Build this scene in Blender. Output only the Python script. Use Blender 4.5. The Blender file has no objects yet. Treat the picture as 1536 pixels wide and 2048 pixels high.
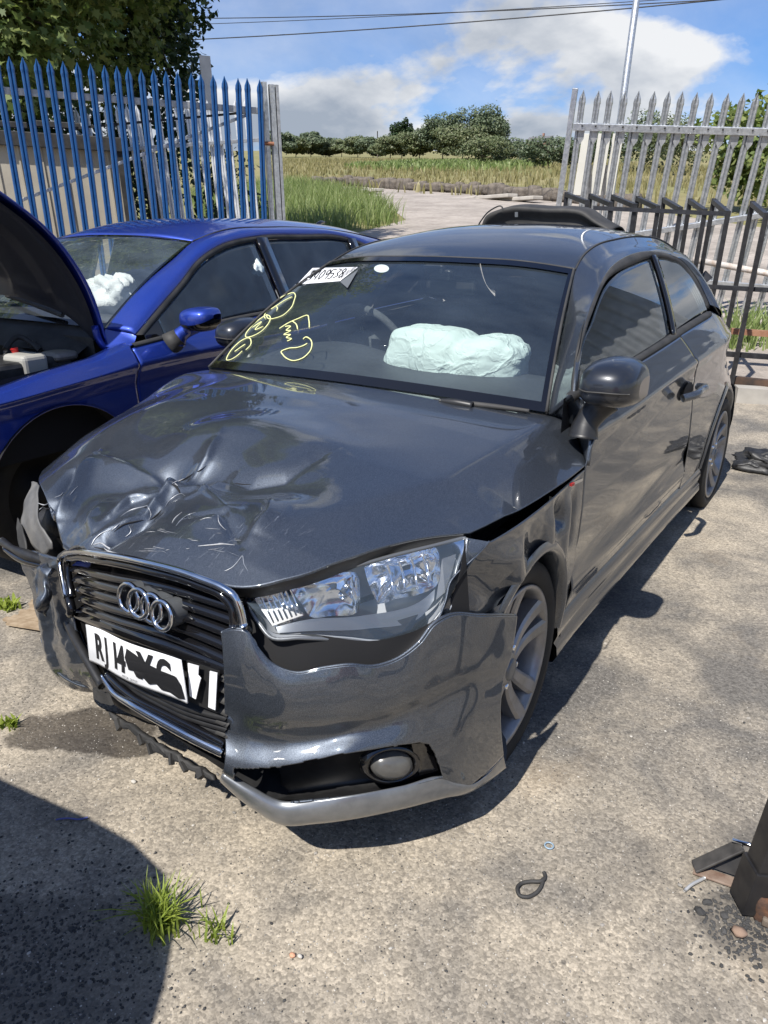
import bpy, bmesh, math, random
import numpy as np
from mathutils import Vector, Matrix
random.seed(7); RNG = np.random.default_rng(7)
scene = bpy.context.scene
COL = scene.collection

# ------------------------------------------------------------------ camera
CAM = np.array([1.46402841, -1.65613634, 1.34290457]); YAW, PIT, ROL = -0.5768472, 0.349646019, 0.009348190
FPX, PW, PH = 1500.0, 1536.0, 2048.0
def cam_axes():
    cy, sy, cp, sp = math.cos(YAW), math.sin(YAW), math.cos(PIT), math.sin(PIT)
    f = np.array([sy*cp, cy*cp, -sp]); r = np.array([cy, -sy, 0.]); u = np.cross(r, f)
    cr, sr = math.cos(ROL), math.sin(ROL)
    return cr*r+sr*u, -sr*r+cr*u, f
AXR, AXU, AXF = cam_axes()
cam_data = bpy.data.cameras.new('camera'); cam = bpy.data.objects.new('camera', cam_data); COL.objects.link(cam)
cam_data.sensor_fit = 'VERTICAL'; cam_data.sensor_height = 36.0; cam_data.lens = 36.0*FPX/PH
cam_data.clip_start = 0.05; cam_data.clip_end = 3000
mw = Matrix.Identity(4)
for i in range(3):
    mw[i][0], mw[i][1], mw[i][2], mw[i][3] = AXR[i], AXU[i], -AXF[i], CAM[i]
cam.matrix_world = mw
scene.camera = cam

# ------------------------------------------------------------------ sky and sun
SUN_DIR = np.array([-0.02, 0.77, -1.0]); SUN_DIR /= np.linalg.norm(SUN_DIR)   # the way the light travels
SUN_EL = math.asin(-SUN_DIR[2]); SUN_AZ = math.atan2(-SUN_DIR[0], -SUN_DIR[1])
world = bpy.data.worlds.new('World'); scene.world = world; world.use_nodes = True
def build_sky():
    nt = world.node_tree; nt.nodes.clear(); N = nt.nodes.new; L = nt.links.new
    out = N('ShaderNodeOutputWorld'); sky = N('ShaderNodeTexSky'); sky.sky_type = 'NISHITA'; sky.sun_disc = False
    sky.sun_elevation = SUN_EL; sky.sun_rotation = SUN_AZ; sky.air_density = 1.0; sky.dust_density = 0.6; sky.ozone_density = 2.5
    bg = N('ShaderNodeBackground'); bg.inputs[1].default_value = 0.085
    tint = N('ShaderNodeMix'); tint.data_type = 'RGBA'; tint.blend_type = 'MULTIPLY'; tint.inputs[0].default_value = 1.0
    tint.inputs[7].default_value = (0.60, 0.86, 1.22, 1)
    L(sky.outputs[0], tint.inputs[6]); L(tint.outputs[2], bg.inputs[0])
    # clouds: a flat layer overhead, looked up where the view ray meets it
    tc = N('ShaderNodeTexCoord'); sep = N('ShaderNodeSeparateXYZ'); L(tc.outputs['Generated'], sep.inputs[0])
    def m(op, a, b=None):
        n = N('ShaderNodeMath'); n.operation = op
        for k, v in enumerate((a, b)):
            if v is None: continue
            if isinstance(v, (int, float)): n.inputs[k].default_value = v
            else: L(v, n.inputs[k])
        return n.outputs[0]
    zz = m('ADD', m('MAXIMUM', sep.outputs[2], 0.0), 0.34)
    cx = m('DIVIDE', sep.outputs[0], zz); cy = m('DIVIDE', sep.outputs[1], zz)
    cmb = N('ShaderNodeCombineXYZ'); L(cx, cmb.inputs[0]); L(cy, cmb.inputs[1]); cmb.inputs[2].default_value = 5.2
    def noise(vec, sc, det, ro, dist=0.):
        n = N('ShaderNodeTexNoise'); n.inputs['Scale'].default_value = sc; n.inputs['Detail'].default_value = det; n.inputs['Roughness'].default_value = ro; n.inputs['Distortion'].default_value = dist; L(vec, n.inputs['Vector']); return n.outputs['Fac']
    def shift(v):
        o = N('ShaderNodeVectorMath'); o.operation = 'ADD'; o.inputs[1].default_value = v; L(cmb.outputs[0], o.inputs[0]); return o.outputs[0]
    def ramp(f, p0, c0, p1, c1):
        r = N('ShaderNodeValToRGB'); e = r.color_ramp.elements; e[0].position, e[1].position = p0, p1; e[0].color = (*c0, 1) if hasattr(c0, '__len__') else (c0, c0, c0, 1); e[1].color = (*c1, 1) if hasattr(c1, '__len__') else (c1, c1, c1, 1); L(f, r.inputs[0]); return r.outputs[0]
    low = m('MULTIPLY', m('SUBTRACT', 0.30, m('MINIMUM', m('MAXIMUM', sep.outputs[2], 0.0), 0.30)), 1.02)   # more cloud seen edge-on towards the horizon
    puff = m('ADD', noise(shift((2.1, 7.3, 0)), 1.9, 9, .55, .15), low)
    f1 = ramp(puff, .565, 0., .645, 1.); f2 = m('MULTIPLY', ramp(noise(shift((9.1, 3.3, 1.7)), .75, 8, .62, .5), .40, 0., .68, 1.), .42)
    f = m('MAXIMUM', m('MULTIPLY', f1, .96), f2)
    body = noise(shift((2.16, 7.22, .12)), 1.9, 9, .55, .15)
    tone = ramp(m('ADD', body, m('MULTIPLY', low, .35)), .46, (1.0, 1.01, 1.02), .66, (.42, .475, .56))
    cl = N('ShaderNodeBackground'); cl.inputs[1].default_value = 0.66; L(tone, cl.inputs[0])
    mix = N('ShaderNodeMixShader'); L(f, mix.inputs[0]); L(bg.outputs[0], mix.inputs[1]); L(cl.outputs[0], mix.inputs[2]); L(mix.outputs[0], out.inputs[0])
build_sky()
sl = bpy.data.lights.new('sun', 'SUN'); sl.energy = 5.0; sl.angle = math.radians(0.53); sl.color = (1.0, 0.955, 0.89)
sun = bpy.data.objects.new('sun', sl); COL.objects.link(sun)
sun.rotation_euler = Vector(SUN_DIR).to_track_quat('-Z', 'Y').to_euler(); sun.location = (0, -6, 12)
scene.view_settings.view_transform = 'Standard'; scene.view_settings.look = 'None'
scene.view_settings.exposure = 0.46; scene.view_settings.gamma = 1.0; scene.view_settings.use_curve_mapping = False
try:
    scene.cycles.max_bounces = 10; scene.cycles.transparent_max_bounces = 16; scene.cycles.glossy_bounces = 6
    scene.cycles.caustics_reflective = False; scene.cycles.caustics_refractive = False
    scene.cycles.use_denoising = True
except Exception: pass

# ------------------------------------------------------------------ measuring helpers (true 3D points of the place)
def _ray(px, py):
    return (px-PW/2)/FPX*AXR - (py-PH/2)/FPX*AXU + AXF
def PZ(px, py, z): d = _ray(px, py); return CAM + d*((z-CAM[2])/d[2])
def PX(px, py, x): d = _ray(px, py); return CAM + d*((x-CAM[0])/d[0])
def PY(px, py, y): d = _ray(px, py); return CAM + d*((y-CAM[1])/d[1])
def PN(px, py, pt, n):
    d = _ray(px, py); n = np.array(n, float); return CAM + d*(((np.array(pt)-CAM)@n)/(d@n))
def PD(px, py, Z): return CAM + _ray(px, py)*Z
FXT = np.array([[-.80,.0],[-.70,-.2],[-.62,-.33],[-.5,-.45],[-.4,-.525],[-.3,-.58],[-.15,-.65],[0,-.70],[.2,-.745],[.4,-.76],[.52,-.745],[.62,-.70],[.72,-.63],[.80,-.53],[.86,-.40],[.885,-.26],[.89,-.1]])
def PF(px, py, off=0., k=.12):
    """point on the front fascia's face (off: metres behind it)"""
    d = _ray(px, py); ts = np.linspace(.8, 3.2, 6000); P = CAM + d*ts[:, None]
    v = P[:, 1] - (np.interp(P[:, 0], FXT[:, 0], FXT[:, 1]) + np.where(P[:, 2] > .45, k*(P[:, 2]-.45), 0) + off)
    i = np.where((v[:-1] < 0) & (v[1:] >= 0))[0]
    return P[i[0]] if len(i) else P[np.argmin(abs(v))]

# ------------------------------------------------------------------ mesh helpers
def link(name, me, mat=None, parent=None, smooth=True):
    o = bpy.data.objects.new(name, me); COL.objects.link(o)
    if mat is not None and not me.materials: me.materials.append(mat)
    if parent is not None: o.parent = parent
    if smooth and me.polygons: me.polygons.foreach_set('use_smooth', [True]*len(me.polygons))
    return o
def tag(o, label=None, cat=None, group=None, kind=None):
    if label: o['label'] = label
    if cat: o['category'] = cat
    if group: o['group'] = group
    if kind: o['kind'] = kind
    return o
def empty(name, loc=(0, 0, 0), rz=0., rot=None):
    o = bpy.data.objects.new(name, None); COL.objects.link(o); o.location = loc; o.empty_display_size = .2
    o.rotation_euler = rot if rot is not None else (0, 0, rz); return o
def solid(o, t, off=-1):
    m = o.modifiers.new('solid', 'SOLIDIFY'); m.thickness = t; m.offset = off; m.use_even_offset = False; return o
def bev(o, w, seg=2, ang=40):
    m = o.modifiers.new('bev', 'BEVEL'); m.width = w; m.segments = seg; m.limit_method = 'ANGLE'; m.angle_limit = math.radians(ang); return o
def sharp(o, ang=35):
    me = o.data
    try: me.set_sharp_from_angle(angle=math.radians(ang))
    except Exception: pass
    return o
def bvh_of(G):
    from mathutils.bvhtree import BVHTree
    G = np.asarray(G); return BVHTree.FromPolygons([tuple(map(float, v)) for v in G.reshape(-1, 3)], grid_faces(G.shape[0], G.shape[1]))
def cast(bvh, px, py, off):
    d = _ray(px, py); d = d/np.linalg.norm(d); h = bvh.ray_cast(Vector(CAM), Vector(d))
    if h[0] is None: return None
    return np.array(h[0])-d*off
def mk(name, V, F, mat, parent=None, smooth=True):
    me = bpy.data.meshes.new(name); me.from_pydata([tuple(map(float, v)) for v in V], [], [tuple(map(int, f)) for f in F]); me.update()
    return link(name, me, mat, parent, smooth)
def grid_faces(m, n, flip=False, closed_u=False, closed_v=False):
    F = []
    for i in range(m if closed_u else m-1):
        for j in range(n if closed_v else n-1):
            a, b, c, d = i*n+j, ((i+1) % m)*n+j, ((i+1) % m)*n+(j+1) % n, i*n+(j+1) % n
            F.append((a, d, c, b) if flip else (a, b, c, d))
    return F
def gridmesh(name, G, mat, parent=None, flip=False, smooth=True, **k):
    G = np.asarray(G); return mk(name, G.reshape(-1, 3), grid_faces(G.shape[0], G.shape[1], flip, **k), mat, parent, smooth)
def hermite(P, t, T):
    """cubic through P at knots t (finite-difference tangents), sampled at T"""
    P = np.asarray(P, float); t = np.asarray(t, float); k = len(P)
    if k == 2:
        w = ((T-t[0])/(t[1]-t[0]))[:, None]; return P[0]*(1-w)+P[1]*w
    sl = (P[1:]-P[:-1])/(t[1:]-t[:-1])[:, None]; m = np.zeros_like(P)
    h = t[1:]-t[:-1]
    m[1:-1] = (sl[:-1]*h[1:, None]+sl[1:]*h[:-1, None])/(h[1:]+h[:-1])[:, None]
    m[0] = sl[0]*1.5-m[1]*.5; m[-1] = sl[-1]*1.5-m[-2]*.5
    i = np.clip(np.searchsorted(t, T, side='right')-1, 0, k-2); hh = h[i][:, None]; s = ((T-t[i])/h[i])[:, None]
    return (2*s**3-3*s**2+1)*P[i]+(s**3-2*s**2+s)*hh*m[i]+(-2*s**3+3*s**2)*P[i+1]+(s**3-s**2)*hh*m[i+1]
def crv(P, n, closed=False, lin=False):
    P = np.asarray(P, float)
    if closed: P = np.vstack([P, P[:1]])
    t = np.r_[0, np.cumsum(np.maximum(np.linalg.norm(P[1:]-P[:-1], axis=1), 1e-6))]
    T = np.linspace(0, t[-1], n+1 if closed else n)
    R = np.stack([np.interp(T, t, P[:, k]) for k in range(P.shape[1])], 1) if lin else hermite(P, t, T)
    return R[:-1] if closed else R
def loft(rows, nu, nv, lin=False):
    C = np.stack([crv(r, nu, lin=lin) for r in rows])
    d = np.linalg.norm(C[1:]-C[:-1], axis=2).mean(1); t = np.r_[0, np.cumsum(np.maximum(d, 1e-6))]; T = np.linspace(0, t[-1], nv)
    return np.stack([hermite(C[:, j], t, T) for j in range(nu)], 1)
def tube(name, P, r, mat, parent=None, n=8, closed=False, samples=None, lin=False):
    P = np.asarray(P, float)
    if samples: P = crv(P, samples, closed, lin)
    k = len(P); rr = np.full(k, r) if np.isscalar(r) else np.interp(np.linspace(0, 1, k), np.linspace(0, 1, len(r)), r)
    T = np.roll(P, -1, 0)-np.roll(P, 1, 0) if closed else np.gradient(P, axis=0)
    T /= np.maximum(np.linalg.norm(T, axis=1), 1e-9)[:, None]
    a = np.array([0, 0, 1.]) if abs(T[0, 2]) < .9 else np.array([1., 0, 0]); V = []
    u = np.cross(T[0], a); u /= np.linalg.norm(u)
    for i in range(k):
        u = u-T[i]*(u@T[i]); u /= max(np.linalg.norm(u), 1e-9); w = np.cross(T[i], u)
        for j in range(n):
            q = 2*math.pi*j/n; V.append(P[i]+rr[i]*(math.cos(q)*u+math.sin(q)*w))
    F = grid_faces(k, n, closed_u=closed, closed_v=True)
    if not closed: F += [tuple(range(n))[::-1], tuple((k-1)*n+j for j in range(n))]
    return mk(name, V, F, mat, parent)
BOXF = [(0, 3, 2, 1), (4, 5, 6, 7), (0, 1, 5, 4), (1, 2, 6, 5), (2, 3, 7, 6), (3, 0, 4, 7)]
def box_v(c, s, R=None):
    V = np.array([(-1, -1, -1), (1, -1, -1), (1, 1, -1), (-1, 1, -1), (-1, -1, 1), (1, -1, 1), (1, 1, 1), (-1, 1, 1)])*.5*np.array(s)
    if R is not None: V = V@np.array(R).T
    return V+np.array(c)
def box(name, c, s, mat, parent=None, R=None, b=0., seg=2):
    o = mk(name, box_v(c, s, R), BOXF, mat, parent, smooth=False)
    if b: bev(o, b, seg)
    return o
def beam_v(a, b, w, h, up=(0, 0, 1)):
    a, b = np.array(a, float), np.array(b, float); d = b-a; L = np.linalg.norm(d); d /= L
    u = np.array(up, float); s = np.cross(d, u); s /= np.linalg.norm(s); u = np.cross(s, d)
    return box_v((a+b)/2, (w, L, h), np.stack([s, d, u], 1))
def beam(name, a, b, w, h, mat, parent=None, up=(0, 0, 1), bv=0.):
    o = mk(name, beam_v(a, b, w, h, up), BOXF, mat, parent, smooth=False)
    if bv: bev(o, bv, 2)
    return o
def poly(name, pts, mat, parent=None, t=0., smooth=False):
    """a flat-ish outline, filled, with thickness t"""
    from mathutils.geometry import tessellate_polygon
    P = [Vector(p) for p in pts]; tri = tessellate_polygon([P])
    o = mk(name, pts, tri, mat, parent, smooth)
    if t: solid(o, t, 0)
    return o
def lathe_v(prof, n, axis='x'):
    V = []
    for r, h in prof:
        for j in range(n):
            q = 2*math.pi*j/n; c, s = r*math.cos(q), r*math.sin(q)
            V.append((h, c, s) if axis == 'x' else (c, s, h))
    return V, grid_faces(len(prof), n, closed_v=True)
class MB:
    def __init__(s): s.V = []; s.F = []
    def add(s, V, F):
        o = len(s.V); s.V += [tuple(map(float, v)) for v in V]; s.F += [tuple(int(i)+o for i in f) for f in F]; return s
    def box(s, c, sz, R=None): return s.add(box_v(c, sz, R), BOXF)
    def beam(s, a, b, w, h, up=(0, 0, 1)): return s.add(beam_v(a, b, w, h, up), BOXF)
    def grid(s, G, **k): G = np.asarray(G); return s.add(G.reshape(-1, 3), grid_faces(G.shape[0], G.shape[1], **k))
    def build(s, name, mat, parent=None, smooth=False): return mk(name, s.V, s.F, mat, parent, smooth)
def sstep(a, b, x): t = np.clip((x-a)/(b-a), 0, 1); return t*t*(3-2*t)
def vnoise(P, seed=0, oct=3):
    """cheap smooth value noise for numpy points (n,2|3)"""
    P = np.asarray(P, float); out = np.zeros(len(P)); amp = 1.
    for o in range(oct):
        r = np.random.default_rng(seed+o)
        for _ in range(5):
            d = r.normal(size=P.shape[1]); out += amp/5*1.6*np.sin(P@d*2.2+r.uniform(0, 6.28))
        P = P*2.03; amp *= .5
    return out

# ------------------------------------------------------------------ materials
def pmat(name, base, rough=.5, metal=0., coat=0., spec=None, coat_rough=.03, **k):
    m = bpy.data.materials.new(name); m.use_nodes = True; b = m.node_tree.nodes['Principled BSDF']
    b.inputs['Base Color'].default_value = (*base[:3], 1); b.inputs['Roughness'].default_value = rough; b.inputs['Metallic'].default_value = metal
    b.inputs['Coat Weight'].default_value = coat; b.inputs['Coat Roughness'].default_value = coat_rough
    if spec is not None: b.inputs['Specular IOR Level'].default_value = spec
    for kk, v in k.items(): b.inputs[kk].default_value = v
    return m
class NT:
    """tiny node-building shorthand on a Principled material"""
    def __init__(s, m): s.m = m; s.t = m.node_tree; s.b = s.t.nodes['Principled BSDF']
    def n(s, typ, **k):
        nd = s.t.nodes.new(typ)
        for a, v in k.items(): setattr(nd, a, v)
        return nd
    def l(s, a, b): s.t.links.new(a, b); return s
    def coord(s, which='Object', scale=(1, 1, 1)):
        c = s.n('ShaderNodeTexCoord'); mp = s.n('ShaderNodeMapping'); mp.inputs['Scale'].default_value = scale; s.l(c.outputs[which], mp.inputs[0]); return mp.outputs[0]
    def noise(s, co, scale, detail=4, rough=.55, dist=0.):
        x = s.n('ShaderNodeTexNoise'); x.inputs['Scale'].default_value = scale; x.inputs['Detail'].default_value = detail; x.inputs['Roughness'].default_value = rough; x.inputs['Distortion'].default_value = dist
        s.l(co, x.inputs['Vector']); return x.outputs['Fac']
    def vor(s, co, scale, feat='F1', rnd=1.):
        x = s.n('ShaderNodeTexVoronoi'); x.feature = feat; x.inputs['Scale'].default_value = scale; x.inputs['Randomness'].default_value = rnd; s.l(co, x.inputs['Vector']); return x
    def ramp(s, f, stops):
        r = s.n('ShaderNodeValToRGB'); e = r.color_ramp.elements
        while len(e) < len(stops): e.new(.5)
        for k, (p, c) in enumerate(stops):
            e[k].position = p; e[k].color = (*c[:3], 1) if hasattr(c, '__len__') else (c, c, c, 1)
        s.l(f, r.inputs[0]); return r.outputs[0]
    def mix(s, f, a, b, mode='MIX'):
        x = s.n('ShaderNodeMix', data_type='RGBA', blend_type=mode)
        for k, v in ((0, f), (6, a), (7, b)):
            if isinstance(v, (int, float)): x.inputs[k].default_value = v
            elif isinstance(v, (tuple, list)): x.inputs[k].default_value = (*v[:3], 1)
            else: s.l(v, x.inputs[k])
        return x.outputs[2]
    def math(s, op, a, b=0.):
        x = s.n('ShaderNodeMath', operation=op)
        for k, v in ((0, a), (1, b)):
            if isinstance(v, (int, float)): x.inputs[k].default_value = v
            else: s.l(v, x.inputs[k])
        return x.outputs[0]
    def bump(s, h, strength=.3, dist=.01):
        x = s.n('ShaderNodeBump'); x.inputs['Strength'].default_value = strength; x.inputs['Distance'].default_value = dist; s.l(h, x.inputs['Height']); s.l(x.outputs[0], s.b.inputs['Normal']); return x
    def set(s, sock, o): s.l(o, s.b.inputs[sock]); return s
def noisy(name, c1, c2, scale, rough=.6, metal=0., bump=0., bscale=None, coat=0., which='Object', detail=5, stops=(.35, .65), rr=None, bdist=.005):
    m = pmat(name, c1, rough, metal, coat); t = NT(m); co = t.coord(which); f = t.noise(co, scale, detail)
    t.set('Base Color', t.ramp(f, [(stops[0], c1), (stops[1], c2)]))
    if rr: t.set('Roughness', t.ramp(t.noise(co, scale*1.7, detail), [(.3, rr[0]), (.7, rr[1])]))
    if bump: t.bump(t.noise(co, bscale or scale*2, detail), bump, bdist)
    return m
def glass_mat(name, tint, refl=1.0, rough=0.0, ior=1.5, dust_haze=0.):
    m = bpy.data.materials.new(name); m.use_nodes = True; t = m.node_tree; t.nodes.clear()
    o = t.nodes.new('ShaderNodeOutputMaterial'); tr = t.nodes.new('ShaderNodeBsdfTransparent'); tr.inputs[0].default_value = (*tint, 1)
    gl = t.nodes.new('ShaderNodeBsdfGlossy'); gl.inputs[0].default_value = (refl, refl, refl, 1); gl.inputs['Roughness'].default_value = rough
    fr = t.nodes.new('ShaderNodeFresnel'); fr.inputs[0].default_value = ior
    mx = t.nodes.new('ShaderNodeMixShader'); t.links.new(fr.outputs[0], mx.inputs[0]); t.links.new(tr.outputs[0], mx.inputs[1]); t.links.new(gl.outputs[0], mx.inputs[2]); t.links.new(mx.outputs[0], o.inputs[0])
    if dust_haze:   # bluish streaked film of road dirt, with sky veil and haze painted in
        df = t.nodes.new('ShaderNodeBsdfDiffuse'); df.inputs[0].default_value = (.50, .65, .80, 1); nz = t.nodes.new('ShaderNodeTexNoise'); nz.inputs['Scale'].default_value = 2.4; nz.inputs['Detail'].default_value = 6; nz.inputs['Roughness'].default_value = .62
        tc = t.nodes.new('ShaderNodeTexCoord'); mp = t.nodes.new('ShaderNodeMapping'); mp.inputs['Scale'].default_value = (1, 2.6, 2.6); mp.inputs['Rotation'].default_value = (0, 0, .5); t.links.new(tc.outputs['Object'], mp.inputs[0]); t.links.new(mp.outputs[0], nz.inputs['Vector'])
        rp = t.nodes.new('ShaderNodeValToRGB'); rp.color_ramp.elements[0].position = .3; rp.color_ramp.elements[1].position = .75; rp.color_ramp.elements[0].color = (dust_haze*.45,)*3+(1,); rp.color_ramp.elements[1].color = (dust_haze*1.6,)*3+(1,); t.links.new(nz.outputs['Fac'], rp.inputs[0])
        m2 = t.nodes.new('ShaderNodeMixShader'); t.links.new(rp.outputs[0], m2.inputs[0]); t.links.new(mx.outputs[0], m2.inputs[1]); t.links.new(df.outputs[0], m2.inputs[2]); t.links.new(m2.outputs[0], o.inputs[0])
    return m
def car_paint(name, base, flake, metal=.75, scratch=False, dust_haze=.12):
    m = pmat(name, base, .50, metal, 1.0, coat_rough=.02); m.node_tree.nodes['Principled BSDF'].inputs['Coat IOR'].default_value = 1.68; t = NT(m); co = t.coord('Object')
    v = t.vor(co, 900); f = t.ramp(v.outputs['Distance'], [(.0, flake), (.55, base)])
    d = t.noise(co, 3.1, 6, .6); d2 = t.noise(co, 40, 3, .6)
    dm = t.math('MULTIPLY', t.ramp(d, [(.42, 0.), (.78, 1.)]), t.ramp(d2, [(.3, .3), (.75, 1.)]))
    c = t.mix(t.math('MULTIPLY', dm, dust_haze), f, (.20, .185, .16))
    if scratch:
        # long fine scuffs where the bonnet was hit
        sx = t.coord('Object', (26, 3.5, 8)); s1 = t.ramp(t.noise(sx, 3.0, 6, .75, 1.2), [(.60, 0.), (.70, 1.)])
        sep = t.n('ShaderNodeSeparateXYZ'); tc = t.n('ShaderNodeTexCoord'); t.l(tc.outputs['Object'], sep.inputs[0])
        def blob(cx, cy, rx, ry):
            a = t.math('DIVIDE', t.math('SUBTRACT', sep.outputs[0], cx), rx); b = t.math('DIVIDE', t.math('SUBTRACT', sep.outputs[1], cy), ry)
            q = t.math('ADD', t.math('MULTIPLY', a, a), t.math('MULTIPLY', b, b)); return t.ramp(q, [(.15, 1.), (1., 0.)])
        bl = t.math('MAXIMUM', blob(.42, -.60, .20, .12), blob(.22, -.66, .30, .07))
        sm = t.math('MULTIPLY', s1, bl); c = t.mix(t.math('MULTIPLY', sm, .75), c, (.50, .52, .54))
        t.set('Coat Weight', t.math('SUBTRACT', 1.0, t.math('MULTIPLY', sm, .8)))
    t.set('Base Color', c)
    t.set('Coat Roughness', t.ramp(dm, [(0., .015), (1., .06 + dust_haze*.4)]))
    return m
M = {}
M['paint'] = car_paint('dark grey metallic paint', (.042, .050, .064), (.18, .21, .25))
M['bonnet_paint'] = car_paint('scuffed dark grey metallic paint', (.046, .055, .070), (.20, .23, .275), scratch=True)
M['blue'] = car_paint('deep blue metallic paint', (.010, .034, .27), (.03, .09, .56), .6)
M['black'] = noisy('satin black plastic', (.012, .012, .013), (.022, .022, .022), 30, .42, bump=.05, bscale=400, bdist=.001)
M['matt'] = noisy('dusty matt black plastic', (.02, .02, .02), (.05, .048, .045), 9, .7, bump=.1, bscale=200, bdist=.001)
M['gloss'] = pmat('gloss black trim', (.006, .006, .007), .08, 0, .6)
M['chrome'] = noisy('worn chrome', (.80, .81, .82), (.62, .63, .64), 14, .08, 1.0, rr=(.05, .16))
M['reflector'] = pmat('lamp reflector', (.85, .86, .88), .10, 1.0)
M['lampgrey'] = pmat('lamp inner bezel', (.16, .17, .18), .32, .5)
M['lampsilver'] = noisy('silvered lamp housing', (.40, .42, .45), (.52, .54, .57), 12, .24, .75)
M['glass'] = glass_mat('tinted windscreen glass', (.78, .84, .83), 1.0, 0., 1.85, .032)
M['sideglass'] = glass_mat('tinted side glass', (.55, .60, .59), 1.0, 0., 1.65, .02)
M['lens'] = glass_mat('hazed lamp lens', (.93, .94, .95), 1.0, .01, 1.5, .06)  # haze film in the lens colour brightens it as if sunlit
M['rubber'] = noisy('tyre rubber', (.007, .007, .007), (.016, .016, .015), 12, .78, bump=.15, bscale=120, bdist=.002)
M['alloy'] = noisy('grey alloy', (.32, .32, .33), (.25, .245, .235), 18, .34, .65, rr=(.28, .45))
M['alloydirt'] = noisy('dusty inner barrel', (.16, .145, .125), (.30, .275, .24), 8, .55, .4)
M['cloth'] = noisy('dark seat cloth', (.09, .093, .10), (.14, .14, .15), 60, .9, bump=.2, bscale=300, bdist=.001)
M['dash'] = noisy('dark dashboard plastic', (.035, .037, .04), (.055, .057, .06), 80, .55, bump=.12, bscale=500, bdist=.001)
def bag_mat(name, c):
    m = pmat(name, c, .7); t = NT(m); co = t.coord('Object'); n1 = t.noise(co, 5.5, 3, .5, 1.1); r1 = t.ramp(t.math('ABSOLUTE', t.math('SUBTRACT', n1, .5)), [(.0, 1.), (.045, 0.)]); n2 = t.noise(co, 13, 3, .5, .8); r2 = t.ramp(t.math('ABSOLUTE', t.math('SUBTRACT', n2, .5)), [(.0, 1.), (.06, 0.)])
    t.bump(t.math('ADD', t.math('MULTIPLY', r1, 1.), t.math('ADD', t.math('MULTIPLY', r2, .35), t.math('MULTIPLY', n1, 1.5))), .34, .012); t.set('Base Color', t.mix(t.math('MULTIPLY', r1, .12), c, (c[0]*.75, c[1]*.78, c[2]*.78))); return m
M['airbag'] = bag_mat('pale mint airbag nylon', (.80, .90, .87))
M['white'] = noisy('white plastic film', (.78, .79, .80), (.70, .71, .72), 20, .45)
M['ink'] = pmat('black ink', (.012, .012, .013), .5)
M['chalk'] = noisy('pale yellow paint pen', (.80, .80, .38), (.62, .64, .30), 60, .8)
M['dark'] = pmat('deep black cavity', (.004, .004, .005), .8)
M['engine'] = noisy('oily engine plastic', (.010, .010, .011), (.03, .03, .03), 22, .5, bump=.3, bscale=60, bdist=.004)
M['red'] = pmat('red strap', (.55, .02, .02), .5)
# ================================================================== the crashed grey hatchback
car = tag(empty('crashed_hatchback'), 'dark grey three-door hatchback with crumpled bonnet and torn front bumper', 'car')
def tab(pts):
    a = np.array(pts, float)
    def f(y):
        y = np.atleast_1d(np.asarray(y, float)); return hermite(a[:, 1:2], a[:, 0], np.clip(y.ravel(), a[0, 0], a[-1, 0]))[:, 0].reshape(y.shape)
    return f
Wp = tab([(-.5, .815), (-.42, .838), (-.33, .858), (-.2, .872), (0, .873), (.15, .866), (.3, .858), (.9, .855), (1.5, .858), (2.1, .866), (2.5, .867), (2.75, .85), (2.95, .80), (3.12, .70)])
Zc = tab([(-.5, .74), (-.3, .79), (0, .83), (.25, .845), (.6, .848), (1.055, .868), (1.53, .890), (2.06, .915), (2.6, .93), (3.1, .94)])
Zb = tab([(.1, .925), (.33, .941), (1.018, .965), (1.477, .988), (1.767, 1.006), (2.245, 1.032), (2.6, 1.05), (3.1, 1.06)])
_low = np.array([(-.40, -.090), (-.30, -.055), (-.20, -.030), (-.10, -.014), (-.045, -.008), (-.02, -.003), (0, 0)])
_lowz = np.array([(.10, -.10), (.18, -.060), (.26, -.036), (.36, -.022), (.5, -.012), (.65, -.008), (.79, -.010), (.90, -.002), (1.0, 0)])
def Xs(y, z):
    y, z = np.broadcast_arrays(np.asarray(y, float), np.asarray(z, float)); w, zc = Wp(y), Zc(y)
    zr = z/zc
    lo = w+np.interp(zr, [.10, .2, .3, .42, .58, .75, .88, .955, 1.0], [-.10, -.060, -.036, -.022, -.012, -.008, -.011, -.006, .002])
    hi = w+.002-.006*np.minimum(1, (z-zc)/.012)-(z-zc)*(.56+.16*np.clip(y/2, 0, 1))-1.2*np.maximum(z-zc-.02, 0)**2
    return np.where(z <= zc, lo, hi)-.125*sstep(2.12, 2.95, y)*sstep(.52, .92, z)
def smooth_cols(G, it=2):
    for _ in range(it):
        G[:, 1:-1] = .25*G[:, :-2]+.5*G[:, 1:-1]+.25*G[:, 2:]
    return G
def colpanel(name, ys, zlo, zhi, nz, mat, parent, xf=Xs, disp=None, t=.003, smooth_it=2, slant=None):
    ys = np.asarray(ys, float); s = np.linspace(0, 1, nz)
    Z = zlo[:, None]*(1-s)+zhi[:, None]*s; Y = np.repeat(ys[:, None], nz, 1)
    if slant is not None: Y = slant(Y, Z)
    X = xf(Y, Z)
    if smooth_it:
        for _ in range(smooth_it): X[:, 1:-1] = .25*X[:, :-2]+.5*X[:, 1:-1]+.25*X[:, 2:]
    if disp is not None: X = X+disp(Y, Z)
    o = gridmesh(name, np.stack([X, Y, Z], 2), mat, parent, flip=False)
    if t: solid(o, t)
    return o
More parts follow.
